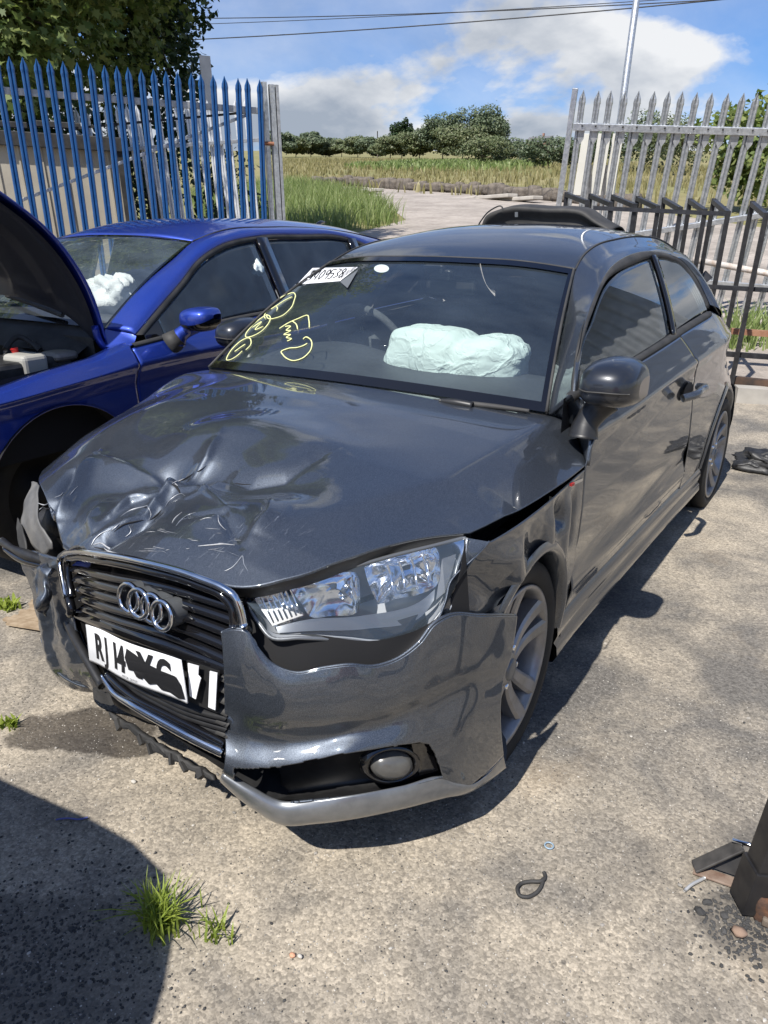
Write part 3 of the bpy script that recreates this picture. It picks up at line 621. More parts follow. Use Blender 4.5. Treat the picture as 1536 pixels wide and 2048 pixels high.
# passenger airbag, burst out of the dash, slack and creased
def blob_mesh(name, c, r, seed, mat, parent, n=72, wr=.10, sq=3.2, fl=None):
    V = []; th = np.linspace(0, math.pi, n//2); ph = np.linspace(0, 2*math.pi, n+1)[:-1]
    TH_, PH_ = np.meshgrid(th, ph, indexing='ij'); d = np.stack([np.sin(TH_)*np.cos(PH_), np.sin(TH_)*np.sin(PH_), np.cos(TH_)], 2)
    k = (np.abs(d)**sq).sum(2)**(-1/sq); nn = vnoise(d.reshape(-1, 3)*1.7, seed, 3).reshape(k.shape); n2 = np.abs(vnoise(d.reshape(-1, 3)*2.6, seed+9, 2)).reshape(k.shape)
    P = d*(k*(1+wr*nn-wr*.35*np.maximum(0, 1-n2*1.6)**3))[..., None]*np.array(r)+np.array(c)
    if fl is not None: P = fl(P)
    return gridmesh(name, P, mat, parent, closed_v=True, flip=True)
def ab_fl(P): # the bag sags in the middle and droops over the dash front
    x = (P[..., 0]-.20)/.3; P[..., 2] -= .018*np.exp(-((x-.25)/.18)**2)+.012*np.maximum(0, x); P[..., 1] += .03*x*x
    for x0, w_, k_ in ((.235, .018, .10), (.40, .014, .07), (.08, .012, .045), (.33, .010, .04)):
        e = k_*np.exp(-((P[..., 0]-x0-.25*(P[..., 2]-.95))/w_)**2)[..., None]; P = P+(np.array([.20, .76, .93])-P)*e*np.array([0, 1, 1])
    return P
airbag = blob_mesh('airbag', (.185, .76, .945), (.265, .13, .105), 4, M['airbag'], car, n=120, wr=.035, sq=3.6, fl=ab_fl); tag(airbag, 'deployed pale mint passenger airbag')
box('mirror_mount', (.0, .985, 1.215), (.10, .05, .04), M['black'], car, b=.012)
rvm = box('rear_view_mirror', (.02, 1.03, 1.17), (.22, .035, .065), M['black'], car, b=.014, seg=3)
box('sensor_housing', (-.02, .975, 1.235), (.09, .06, .035), M['black'], car, b=.012)
# papers and marks on the glass
def ws_poly(name, pxs, mat, off=.004):
    P = [ws_pt(*q, off=off) for q in pxs]; return poly(name, P, mat, windscreen)
_q = [np.array(c, float) for c in ((594, 569), (680, 562), (716, 534), (625, 536))]
stk = gridmesh('lot_sticker', np.array([[ws_pt(*((_q[0]*(1-a)+_q[1]*a)*(1-b)+(_q[3]*(1-a)+_q[2]*a)*b), .004) for a in np.linspace(0, 1, 24)] for b in np.linspace(0, 1, 10)]), M['white'], windscreen); solid(stk, .0006, 0)
stroke_n = [0]
def stroke(pxs, r, mat, off=.0055, parent=None, name='pen_stroke', n=None):
    P = np.array([ws_pt(*q, off=off) for q in pxs]); return tube(name, P, r, mat, parent or windscreen, 5, samples=n or 5*len(pxs))
def zpt(x, y): return (400+x*320/1536, 500+y*280/1344)   # points read in an enlarged view of the glass
digits = {'5': [(1, 0), (0, 0), (0, .45), (.7, .42), (1, .7), (.7, 1), (0, 1)], '4': [(.75, 1), (.75, 0), (0, .7), (1, .7)], '0': [(.5, 0), (0, .3), (0, .7), (.5, 1), (1, .7), (1, .3), (.5, 0)],
          '9': [(1, .35), (.5, .55), (0, .3), (.4, 0), (1, .2), (.9, 1)], '3': [(0, 0), (1, .1), (.4, .45), (1, .75), (0, 1)], '1': [(.5, 0), (.5, 1)], '8': [(.5, .5), (0, .25), (.5, 0), (1, .25), (.5, .5), (0, .75), (.5, 1), (1, .75), (.5, .5)]}
for k, ch in enumerate('5409538'):
    bx, by = 1030+k*49, 288-k*3.5
    L = [zpt(bx+px_*27+(1-py_)*62, by-(1-py_)*86) for px_, py_ in digits[ch]]
    stroke(L, 0.0028, M['ink'], .0062, stk, 'digit', n=4*len(L))
barc = MB()
for k in range(9):
    a, b = np.array(ws_pt(683+k*3.1, 556-k*2.0, .007)), np.array(ws_pt(688+k*3.1, 545-k*1.6, .007)); barc.beam(a, b, .0016 if k % 3 else .003, .0006, up=(0, -.6, .8))
barc.build('barcode', M['ink'], stk)
fold_p = [ws_pt(*zpt(1345, 305), .004), ws_pt(*zpt(1520, 185), .02), ws_pt(*zpt(1415, 365), .022)]
poly('paper_flap', fold_p, pmat('grey paper back', (.10, .11, .12), .8), windscreen, .0006)
tax = [ws_pt(763+15*math.cos(a), 537+8*math.sin(a), .002) for a in np.linspace(0, 2*math.pi, 25)[:-1]]
poly('glass_sticker', tax, pmat('pale glass sticker', (.45, .52, .50), .5), windscreen)
yel = [[(762, 755), (850, 700), (940, 660), (1030, 627), (1045, 670), (1050, 748)], [(890, 685), (925, 715), (937, 762)],
       [(820, 735), (870, 735), (828, 770), (870, 775), (806, 812), (868, 815), (830, 838), (878, 855), (838, 875)],
       [(990, 855), (1010, 838), (1050, 850), (1075, 905), (1050, 980), (990, 1035), (910, 1062), (840, 1045), (795, 1005), (780, 975), (850, 945), (940, 935), (1000, 915), (1030, 897)],
       [(630, 660), (620, 625), (680, 540), (780, 455), (880, 412), (915, 430), (905, 485), (870, 560), (800, 625), (720, 655), (660, 660), (640, 630)], [(683, 568), (750, 525), (820, 480), (885, 450)], [(735, 545), (742, 570), (735, 583)],
       [(640, 622), (675, 645), (655, 710), (590, 780), (510, 825), (440, 835), (440, 810), (500, 730), (580, 660), (640, 622)], [(505, 745), (590, 690), (530, 765), (605, 735)],
       [(440, 960), (480, 920), (490, 870), (460, 845), (400, 870), (320, 940), (265, 1020), (255, 1055), (300, 1050), (370, 1005), (405, 970)], [(335, 975), (390, 935), (435, 905)]]
for s in yel: stroke([zpt(*q) for q in s], .0024, M['chalk'], .0055, windscreen, 'pen_mark')

# ---- door mirrors
M['mirror_cap'] = pmat('dark mirror cap', (.020, .023, .030), .35, .3, .7, coat_rough=.08)
def door_mirror(sgn, parent):
    m = empty('door_mirror', (.765, .37, .905) if sgn > 0 else tuple(PX(497, 668, -.80)+np.array([.08, 0, -.08]))); m.parent = parent
    n = 28; rows = []
    # stations from the inner end to the tip; yz outline per station (front is the rounded side)
    st = [(.048, .050, .028, .0), (.054, .105, .050, .0), (.080, .128, .062, .0), (.12, .132, .065, .002), (.160, .122, .060, .001), (.184, .100, .047, -.001), (.196, .060, .028, -.003)]
    for x, ry, rz, dz in st:
        q = np.linspace(0, 2*math.pi, n+1)[:-1]
        cy = np.where(np.cos(q) < 0, -np.abs(np.cos(q))**.75*ry*1.1, np.abs(np.cos(q))**.35*ry*.45)
        rows.append(np.stack([np.full(n, x*sgn)-0*q, cy+.02-.02*0, np.sign(np.sin(q))*np.abs(np.sin(q))**.72*rz*np.where(np.sin(q) > 0, 1.05, .9)+.075+dz], 1))
    G = np.stack([crv(np.stack([r[j] for r in rows]), 30) for j in range(n)], 1)
    o = gridmesh('housing', G, M['mirror_cap'], m, closed_v=True, flip=sgn > 0)
    F0 = mk('end_cap', G[-1], [tuple(range(n))], M['mirror_cap'], m)
    gl = [(x*sgn, .02+.45*ry+.012 if False else .02+.40*ry, dz+.075+rz*.0) for x, ry, rz, dz in st]
    cz = np.array([(.17*sgn, .058, .078)]); qq = np.linspace(0, 2*math.pi, 25)[:-1]
    poly('mirror_glass', [(.118*sgn+.058*np.sign(math.cos(a))*abs(math.cos(a))**.5*1.0, .060, .078+.052*np.sign(math.sin(a))*abs(math.sin(a))**.6) for a in qq], M['chrome'], m)
    tube('stalk', [(.055*sgn, -.03, -.075), (.058*sgn, -.02, -.035), (.075*sgn, .0, .0), (.095*sgn, .01, .03)], [.042, .034, .036, .044], M['black'], m, 14, samples=16)
    tube('cap_line', [(x*sgn*1.0, .02-ry*1.12, .070+dz) for x, ry, rz, dz in st[1:-1]], .0022, M['matt'], m, 5, samples=20)
    return m
door_mirror(1, door); door_mirror(-1, door_r)
# ---- front bumper, left half still on the car
def pf(L, off=0.): return [PF(*q, off=off) for q in L]
bumper = empty('front_bumper'); bumper.parent = car; tag(bumper, 'torn front bumper hanging off at one side')
R0 = pf([(446, 1266), (470, 1258), (492, 1262), (512, 1292), (545, 1328), (592, 1346), (650, 1336), (700, 1330), (745, 1333), (795, 1318), (838, 1286), (868, 1248), (892, 1233), (960, 1231), (1030, 1231)])
R1 = pf([(449, 1300), (478, 1300), (505, 1310), (530, 1335), (560, 1360), (610, 1372), (660, 1364), (715, 1358), (760, 1362), (808, 1345), (850, 1312), (885, 1282), (915, 1268), (970, 1266), (1026, 1264)], -.008)
R2 = pf([(452, 1390), (490, 1405), (530, 1420), (580, 1430), (630, 1432), (680, 1428), (730, 1420), (780, 1408), (830, 1388), (875, 1362), (910, 1345), (950, 1335), (980, 1328), (1000, 1322), (1016, 1318)], -.004)
R3 = pf([(453, 1455), (490, 1468), (530, 1478), (580, 1480), (630, 1476), (680, 1468), (730, 1456), (780, 1443), (830, 1424), (875, 1404), (910, 1388), (945, 1375), (970, 1366), (990, 1360), (1004, 1354)], .018)
R4 = pf([(452, 1512), (490, 1528), (540, 1534), (590, 1528), (640, 1518), (690, 1506), (740, 1497), (790, 1488), (840, 1480), (880, 1464), (910, 1446), (940, 1430), (962, 1418), (982, 1408), (998, 1400)], -.014)
R5 = pf([(446, 1540), (490, 1568), (540, 1594), (590, 1602), (640, 1598), (690, 1591), (740, 1583), (790, 1574), (840, 1563), (880, 1555), (908, 1566), (938, 1566), (962, 1548), (982, 1530), (1003, 1508)], .0)
SK = loft([R0, R1, R2, R3, R4, R5], 260, 170)
def to_px(P):
    d = P-CAM; z = d@AXF; return np.stack([PW/2+FPX*(d@AXR)/z, PH/2-FPX*(d@AXU)/z], -1)
def inpoly_px(P, L):
    x, y = P[..., 0], P[..., 1]; c = np.zeros(x.shape, bool)
    for (x1, y1), (x2, y2) in zip(L, L[1:]+L[:1]): c ^= ((y1 > y) != (y2 > y)) & (x < (x2-x1)*(y-y1)/(y2-y1+1e-12)+x1)
    return c
cen = to_px((SK[:-1, :-1]+SK[1:, 1:])/2); hole = inpoly_px(cen, [(500, 1536), (560, 1533), (690, 1506), (838, 1482), (856, 1486), (868, 1505), (884, 1550), (800, 1573), (700, 1590), (560, 1603), (520, 1590), (470, 1560), (470, 1534)])
fc_ = [f for f, h in zip(grid_faces(SK.shape[0], SK.shape[1], True), hole.ravel()) if not h]
up = mk('bumper_skin', SK.reshape(-1, 3), fc_, M['paint'], bumper); solid(up, .006)
tube('bumper_edge', np.array(R0)+[0, -.002, .002], .0035, M['paint'], bumper, 6, samples=110)
# corner panel with the side slot, and the lower blade
o = gridmesh('side_slot_shade', loft([pf([(946, 1440), (945, 1500), (945, 1556)], -.020), pf([(957, 1432), (956, 1495), (954, 1550)], -.020)], 20, 4), M['dark'], bumper); tube('slot_edge', pf([(960, 1430), (959, 1495), (957, 1552), (985, 1534), (1001, 1514)], -.018), .0028, M['paint'], bumper, 6, samples=40)  # near-black strip over the skin paints the slot's shaded inside
B0 = pf([(446, 1540), (500, 1574), (560, 1602), (620, 1600), (700, 1590), (800, 1572), (886, 1553), (908, 1566), (945, 1566), (1003, 1508)], .0)
B1 = pf([(445, 1548), (500, 1585), (560, 1618), (630, 1618), (710, 1606), (800, 1590), (890, 1570), (915, 1572), (950, 1570), (1006, 1522)], -.012)
B2 = pf([(443, 1556), (500, 1604), (564, 1640), (630, 1638), (710, 1628), (800, 1610), (890, 1588), (925, 1582), (960, 1566), (1008, 1530)], -.006)
B3 = pf([(443, 1560), (500, 1608), (566, 1645), (632, 1643), (712, 1632), (800, 1614), (890, 1591), (928, 1585), (962, 1568), (1010, 1532)], .03)
bl = gridmesh('lower_blade', loft([B0, B1, B2, B3], 90, 20), noisy('sunlit grey bumper blade', (.17, .18, .19), (.22, .23, .24), 30, .34, .6, coat=.6), bumper, flip=True); solid(bl, .005)  # paler than the paint: grazing sun put into the blade's colour
o = gridmesh('undertray_blocker', loft([np.array(B3)+[0, .002, .004], np.array(B3)*[.95, .8, 1]+[0, .04, .03], [(.36, -.2, .20), (.42, -.2, .20), (.5, -.2, .20), (.55, -.15, .20)], [(.2, .4, .20), (.3, .4, .20), (.42, .4, .20)]], 40, 20), M['black'], bumper)  # added sheet blocking sunlight that leaked under the bumper
o = gridmesh('undertray_blocker', loft([pf([(224, 1395), (330, 1462), (446, 1540)], .02), [(-.35, -.2, .2), (0, -.2, .2), (.36, -.2, .2)], [(-.40, .4, .2), (0, .4, .2), (.2, .4, .2)]], 20, 12), M['black'], bumper)
# fog lamp opening: black tub, lamp
tubm = gridmesh('fog_lamp_recess', loft([pf([(535, 1530), (690, 1500), (850, 1476)], .01), pf([(560, 1545), (690, 1520), (860, 1495)], .10), pf([(560, 1590), (690, 1570), (885, 1545)], .10), pf([(545, 1600), (690, 1596), (895, 1562)], .015)], 30, 16), M['black'], bumper)
fog = empty('fog_lamp'); fog.parent = bumper
fc = PF(783, 1529, .035); fu = PF(783, 1501, .035)-fc; fr = PF(826, 1526, .035)-fc; fn = np.cross(fr, fu); fn /= np.linalg.norm(fn); fn *= np.sign(fn@(CAM-fc))
def disc(name, c, r, u, n, prof, mat, parent, k=36):
    V = [c+r*a*math.cos(2*math.pi*j/k)+u*a*math.sin(2*math.pi*j/k)+n*h for a, h in prof for j in range(k)]
    return mk(name, V, grid_faces(len(prof), k, closed_v=True), mat, parent)
disc('lens', fc, fr, fu, fn, [(.97, .0), (.9, .012), (.6, .022), (.2, .026), (.0, .027)], noisy('hazy fog lamp lens', (.075, .075, .072), (.11, .108, .10), 20, .25, .1, coat=.4), fog)
disc('bezel', fc, fr, fu, fn, [(1.42, -.012), (1.30, .008), (1.08, .006), (.99, -.012)], M['gloss'], fog)
poly('fog_trim', [PF(822, 1487, .03), PF(858, 1484, .03), PF(876, 1540, .03), PF(838, 1550, .03)], M['gloss'], bumper, .004)
# bumper end flap against the wheel
# ---- grille
gr = empty('grille'); gr.parent = car; tag(gr, 'black slatted grille in a chrome frame')
gback = gridmesh('grille_back', loft([pf([(122, 1112), (300, 1132), (480, 1200)], .06), pf([(150, 1230), (320, 1300), (500, 1350)], .07), pf([(200, 1372), (330, 1446), (470, 1512)], .06)], 24, 20), M['dark'], gr)
fr_top = pf([(133, 1195), (124, 1150), (120, 1122), (128, 1108), (150, 1103), (200, 1108), (300, 1127), (400, 1157), (452, 1180), (470, 1194), (480, 1218), (487, 1252)], -.012)
tb = tube('chrome_frame', fr_top, .0080, M['chrome'], gr, 10, samples=110)
fr_in = pf([(145, 1195), (136, 1150), (134, 1126), (150, 1116), (200, 1121), (300, 1141), (400, 1171), (446, 1192), (462, 1210), (468, 1252)], .0)
tube('inner_frame', fr_in, .010, M['gloss'], gr, 8, samples=100)
fr_bot = pf([(204, 1352), (222, 1378), (270, 1412), (330, 1446), (390, 1478), (448, 1506)], -.012)
tube('chrome_frame', fr_bot, [.006, .010, .011, .011], M['chrome'], gr, 10, samples=70)
tube('inner_frame', pf([(215, 1350), (270, 1396), (340, 1432), (400, 1462), (450, 1488)], .0), .009, M['gloss'], gr, 8, samples=60)
tube('broken_frame', pf([(124, 1130), (133, 1180), (143, 1222), (140, 1228)], -.006), .012, M['gloss'], gr, 8, samples=20)
tube('broken_frame', pf([(128, 1226), (150, 1275), (172, 1315), (205, 1372)], -.006), .012, M['black'], gr, 8, samples=24)
def slat(L, h, mat, dep=.04, tilt=.014):
    A = np.array(pf(L, .006)); A = crv(A, 40); top = A+[0, .0, h/2]; bot = A-[0, 0, h/2]
    o = gridmesh('slat', np.stack([top+[0, dep, tilt], top+[0, .006, .001], A+[0, -.004, .0], bot+[0, .004, 0], bot+[0, dep, -.002]], 1), mat, gr); return o
for k, (l, r) in enumerate([(1140, 1222), (1160, 1248), (1180, 1276), (1200, 1304), (1220, 1332)]):
    f = k/5
    slat([(140+k*6, l), (230+k*2, l+20+k*2), (340, l+42+k*4), (470-k*2, r)], .017, M['gloss'])
slat([(150, 1232), (240, 1268), (340, 1304), (462, 1350)], .030, M['gloss'], .06)
for k in range(6):
    slat([(222+k*6, 1345+k*9), (300, 1385+k*9), (370, 1418+k*9), (452, 1440+k*11)], .008, M['black'])
for k in range(7):
    slat([(432, 1355+k*22), (444, 1360+k*22), (456, 1366+k*22)], .010, M['matt'])
# badge: four interlocking rings
rings = empty('badge'); rings.parent = gr
for k, (cx, cy) in enumerate([(258, 1196), (281, 1206), (304, 1217), (327, 1230)]):
    c = PF(cx, cy, -.02); uu = PF(cx, cy-28, -.02)-c; vv = PF(cx+19.5, cy+6, -.02)-c; nn = np.cross(vv, uu); nn /= np.linalg.norm(nn); nn *= np.sign(nn@(CAM-c))
    q = np.linspace(0, 2*math.pi, 49)[:-1]; P = np.array([c+vv*math.cos(a)+uu*math.sin(a)+nn*(.004 if k % 2 else 0) for a in q])
    tube('ring', P, .0058, M['chrome'], rings, 8, closed=True)
    o = gridmesh('ring_side', np.stack([P+nn*.004, P*.5+c*.5+(P-c)*.5*1.02-nn*.04], 1), M['lampgrey'], rings, closed_u=True)
# plate
plate = empty('number_plate'); plate.parent = car; tag(plate, 'bent white number plate partly painted over')
pc = [(171, 1249), (361, 1321), (374, 1409), (179, 1323)]
PLG = loft([pf([(171, 1249), (230, 1273), (300, 1301), (360, 1321)], -.030), pf([(175, 1286), (232, 1312), (304, 1341), (367, 1366)], -.034), pf([(179, 1322), (240, 1353), (308, 1383), (373, 1408)], -.030)], 50, 16)
PLG[..., 1] += .003*np.sin(np.linspace(0, 9, 50))[None, :]
o = gridmesh('plate_sheet', PLG, M['white'], plate); solid(o, .003)
def plate_pt(u, v, off=.004):
    i = np.clip((1-v)*(PLG.shape[0]-1), 0, PLG.shape[0]-1.001); j = np.clip(u*(PLG.shape[1]-1), 0, PLG.shape[1]-1.001); a, b = int(i), int(j); fi, fj = i-a, j-b
    P = (PLG[a, b]*(1-fi)+PLG[a+1, b]*fi)*(1-fj)+(PLG[a, b+1]*(1-fi)+PLG[a+1, b+1]*fi)*fj; d = CAM-P; return P+d/np.linalg.norm(d)*off
def plate_text(txt, u0, v0, du, size, name, parent, mat, wx=1.0, bold=.0):
    for k, ch in enumerate(txt):
        if ch == ' ': continue
        cu = bpy.data.curves.new('glyph', 'FONT'); cu.body = ch; cu.size = 1.0; cu.offset = bold; cu.resolution_u = 4
        tmp = bpy.data.objects.new('glyph', cu); COL.objects.link(tmp); dg = bpy.context.evaluated_depsgraph_get(); me = bpy.data.meshes.new_from_object(tmp.evaluated_get(dg)); bpy.data.objects.remove(tmp)
        bm = bmesh.new(); bm.from_mesh(me); bmesh.ops.triangulate(bm, faces=bm.faces[:]); bmesh.ops.subdivide_edges(bm, edges=[e for e in bm.edges if e.calc_length() > .2], cuts=2)
        for v in bm.verts:
            p = plate_pt(u0+k*du+v.co.x*size*wx, v0+v.co.y*size*4.4, .0042); v.co = Vector(p)
        bm.to_mesh(me); bm.free(); link(name, me, mat, parent, smooth=False)
plate_text('R', .105, .22, .1, .205, 'character', plate, M['ink'], .88, .036); plate_text('J', .245, .22, .1, .205, 'character', plate, M['ink'], .88, .036); plate_text('1', .345, .22, .1, .205, 'character', plate, M['ink'], .88, .036); plate_text('4', .410, .22, .1, .205, 'character', plate, M['ink'], .88, .036)
plate_text('XC', .62, .24, .15, .205, 'character', plate, M['ink'], .88, .036)
plate_text('MOTOR DEPOT', .46, .06, .0135, .019, 'small_character', plate, M['ink'], .9)
sc = [(.50, .62), (.53, .86), (.60, .80), (.70, .66), (.82, .60), (.93, .60), (.965, .45), (.985, .10), (.93, .04), (.86, .12), (.80, .10), (.76, .22), (.70, .14), (.66, .26), (.60, .22), (.575, .36), (.53, .34)]
def fill_uv(name, uv, off, mat, parent):
    from mathutils.geometry import tessellate_polygon
    bm = bmesh.new(); vs = [bm.verts.new((u, v, 0)) for u, v in uv]
    for t in tessellate_polygon([[Vector((u, v, 0)) for u, v in uv]]):
        try: bm.faces.new([vs[i] for i in t])
        except Exception: pass
    bmesh.ops.subdivide_edges(bm, edges=bm.edges[:], cuts=3, use_grid_fill=True); bmesh.ops.triangulate(bm, faces=bm.faces[:])
    for v in bm.verts: v.co = Vector(plate_pt(v.co.x, v.co.y, off))
    me = bpy.data.meshes.new(name); bm.to_mesh(me); bm.free(); return link(name, me, mat, parent)
fill_uv('paint_scribble', sc, .0055, M['ink'], plate)
# torn white backing and black holder right of the plate
poly('torn_sticker', pf([(376, 1326), (398, 1332), (396, 1350), (402, 1357), (398, 1372), (392, 1398), (380, 1392)], -.012), M['white'], plate, .002)
poly('torn_sticker', pf([(420, 1342), (435, 1346), (431, 1420), (417, 1414)], -.010), M['white'], plate, .002)
poly('plate_holder', pf([(374, 1320), (440, 1342), (436, 1426), (378, 1402)], .004), M['black'], plate, .003)

# ---- headlamp (left)
hl = empty('headlamp'); hl.parent = car; tag(hl, 'clear headlamp with chrome reflectors')
LT = [PZ(493, 1195, .660), PZ(505, 1182, .672), PZ(530, 1172, .684), PZ(610, 1152, .705), PZ(700, 1134, .718), PZ(790, 1110, .728), PZ(880, 1088, .736), PZ(915, 1079, .740), PZ(928, 1076, .742)]
LB = [PZ(496, 1208, .650), PZ(520, 1250, .618), PZ(540, 1274, .600), PZ(600, 1276, .598), PZ(690, 1280, .585), PZ(770, 1287, .572), PZ(850, 1260, .585), PZ(893, 1205, .635), PZ(915, 1130, .700)]
LT, LB = np.array(LT), np.array(LB); fwd = np.array([.30, -.75, .25])
LM = (LT+LB)/2+np.array([.012, -.014, .006])
lens = gridmesh('lens', loft([LT, LM, LB], 60, 24), M['lens'], hl, flip=True)
hout = np.vstack([LT, LB[::-1]]); tube('lens_edge', hout, .0045, M['lampgrey'], hl, 6, closed=True, samples=120)
tube('lamp_gasket', [PZ(931, 1077, .742)+[.004, 0, .002], PZ(927, 1100, .722)+[.004, 0, 0], PZ(912, 1160, .672)+[.004, 0, 0], PZ(893, 1222, .622)+[.004, 0, 0], PZ(884, 1238, .606)+[.004, 0, 0]], [.002, .0045, .005, .004, .002], noisy('bright exposed edge', (.62, .64, .66), (.50, .52, .54), 40, .3, .5), hl, 6, samples=30)
back = np.array([-.06, .085, -.01])
hb = gridmesh('housing', loft([LT+[0, .004, -.002], LT*.8+LB*.2+back, LT*.2+LB*.8+back, LB+[0, .004, .002]], 40, 16), pmat('pale grey lamp housing', (.52, .54, .57), .28, .15, .3), hl)
def lamp_pt(u, v, dep=0.):
    i = int(np.clip(u, 0, 1)*399); a = _lt[i]*(1-v)+_lb[i]*v; return a+back/np.linalg.norm(back)*dep
_lt, _lb = crv(LT, 400), crv(LB, 400)
def uvpx(L, dep):  # a lamp piece drawn as an outline on the lens, set back inside the housing
    out = []
    for (x, y) in L:
        d = _ray(x, y); P = np.vstack([_lt*(1-v)+_lb*v for v in np.linspace(0, 1, 40)])
        w = P-CAM; dn = d/np.linalg.norm(d); r = np.linalg.norm(w-np.outer(w@dn, dn), axis=1); i = np.argmin(r); out.append(CAM+dn*(w[i]@dn+dep))
    return out
def bowl(name, outline, dep, depth, mat, parent, facets=0, n=40):
    """a concave reflector: outline at the front, curving back to a smaller floor"""
    O = crv(np.array(uvpx(outline, dep)), n, closed=True); c = O.mean(0); dn = (c-CAM)/np.linalg.norm(c-CAM); dn = dn*.5+np.array([-.35, .8, .05])*.5; rows = [O]
    for s, h in ((.93, .35), (.80, .62), (.60, .85), (.35, .97), (.12, 1.0)):
        rr = (O-c)*s
        if facets: rr = rr*(1+.05*np.cos(np.arange(n)*2*math.pi/n*facets))[:, None]
        rows.append(c+rr+dn*depth*h)
    return gridmesh(name, np.stack(rows), mat, parent, closed_v=True)
o = bowl('indicator', [(508, 1198), (525, 1180), (570, 1175), (585, 1205), (607, 1230), (580, 1245), (545, 1252), (528, 1225)], .012, .03, M['reflector'], hl, 9, 60)
# ribbed pattern of the indicator lens
ind = np.array(uvpx([(508, 1198), (525, 1180), (570, 1175), (607, 1230), (545, 1252)], .008))
poly('indicator_lens', ind, glass_mat('frosted indicator lens', (.95, .93, .9), 1., .25), hl)
for k in range(7):
    a, b = uvpx([(520+k*10, 1190-k*2), (548+k*9, 1246-k*3)], .010); tube('rib', [a, b], .0022, M['reflector'], hl, 5)
bowl('reflector', [(580, 1178), (620, 1157), (680, 1145), (714, 1147), (720, 1180), (714, 1224), (660, 1232), (622, 1234), (602, 1206)], .014, .085, M['reflector'], hl, 0)
bb = uvpx([(695, 1178), (690, 1174)], .06); tube('bulb', [bb[0], bb[0]*.8+CAM*.2*0+bb[0]*.2+np.array([.01, -.03, 0])], [.012, .010], M['chrome'], hl, 12)
bowl('reflector', [(728, 1134), (775, 1118), (840, 1100), (872, 1096), (880, 1130), (874, 1170), (840, 1188), (790, 1198), (758, 1206), (744, 1184)], .012, .075, M['reflector'], hl, 7, 56)
for k in range(4):
    a, b = uvpx([(772+k*24, 1124-k*6), (786+k*24, 1188-k*5)], .02); tube('divider', [a, (a+b)/2+np.array([-.005, .012, 0]), b], .003, M['reflector'], hl, 6, samples=10)
gridmesh('light_bar', loft([uvpx([(552, 1254), (610, 1240), (720, 1232), (850, 1196), (870, 1178)], .012), uvpx([(556, 1266), (620, 1262), (730, 1258), (848, 1228), (868, 1200)], .010)], 40, 6), pmat('grey light bar', (.16, .17, .185), .3, .6, .4), hl)
poly('light_bar', uvpx([(884, 1118), (912, 1108), (905, 1140), (890, 1185), (872, 1200)], .014), pmat('grey light bar end', (.10, .105, .115), .3, .3), hl, .003)
gridmesh('lower_bezel', loft([uvpx([(600, 1266), (720, 1258), (850, 1224)], .012), uvpx([(610, 1272), (760, 1282), (855, 1250)], .012)], 20, 4), M['gloss'], hl)
# wing's front flange, closing it against the lamp
ft = np.linspace(-.452, -.312, 14); fz = np.interp(ft, [-.455, -.41, -.36, -.31], [.618, .68, .722, .748]); fe = np.stack([Xs(ft, fz), ft, fz], 1)
gridmesh('wing_flange', np.stack([fe+[.001, -.001, 0], crv(np.array([PZ(866, 1242, .600), PZ(893, 1205, .635), PZ(908, 1160, .672), PZ(917, 1120, .705), PZ(929, 1077, .742)]), 14)+[.004, .006, 0]], 1), M['paint'], wing)
gridmesh('wing_flange', np.stack([crv(np.array([PZ(866, 1242, .600), PZ(900, 1236, .59), PZ(1000, 1236, .55)]), 10), crv(np.array([(float(Xs(np.array([a_]), np.array([b_]))[0]), a_, b_) for a_, b_ in ((-.452, .61), (-.34, .58), (-.22, .57))]), 10)+[.002, 0, .004]], 1), M['paint'], wing)
# near-black sheets stand in for shade behind lamp, bumper edge and bonnet gap
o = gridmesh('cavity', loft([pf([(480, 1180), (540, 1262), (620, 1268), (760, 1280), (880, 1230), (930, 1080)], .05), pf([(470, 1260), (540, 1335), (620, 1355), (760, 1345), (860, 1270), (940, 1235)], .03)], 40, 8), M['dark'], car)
gridmesh('bonnet_gap_shade', loft([[PZ(500, 1175, .69)+[0, .03, 0], PZ(700, 1120, .73)+[-.02, .03, 0], PZ(930, 1062, .742)+[-.03, .01, 0], PX(1060, 980, .775), PX(1165, 915, .79)], [PZ(495, 1200, .65)+[0, .03, 0], PZ(700, 1150, .70)+[-.02, .03, 0], PZ(930, 1085, .70)+[-.05, .01, 0], PX(1060, 1005, .80), PX(1168, 940, .80)]], 30, 4), M['dark'], car)
tube('washer_cap', pf([(497, 1280), (492, 1265), (500, 1258)], .02), .007, M['matt'], hl, 8, samples=8)
bk = pf([(488, 1262), (497, 1275), (492, 1300)], .03); tube('bracket', bk, .008, M['matt'], car, 6, samples=10)

# ---- far-side wing, pushed in and down under the bonnet
wr_ = mirror_x(wing); me_ = wr_.data; co_ = np.empty(len(me_.vertices)*3); me_.vertices.foreach_get('co', co_); co_ = co_.reshape(-1, 3)
k_ = sstep(.30, -.35, co_[:, 1]); co_[:, 0] += .10+.16*k_; co_[:, 2] -= .04+.09*k_; co_[:, 1] += .10*k_; co_ += .012*np.stack([vnoise(co_*9, 50+i, 3) for i in range(3)], 1); me_.vertices.foreach_set('co', co_.ravel()); me_.update(); tag(wr_, 'crushed far-side front wing')
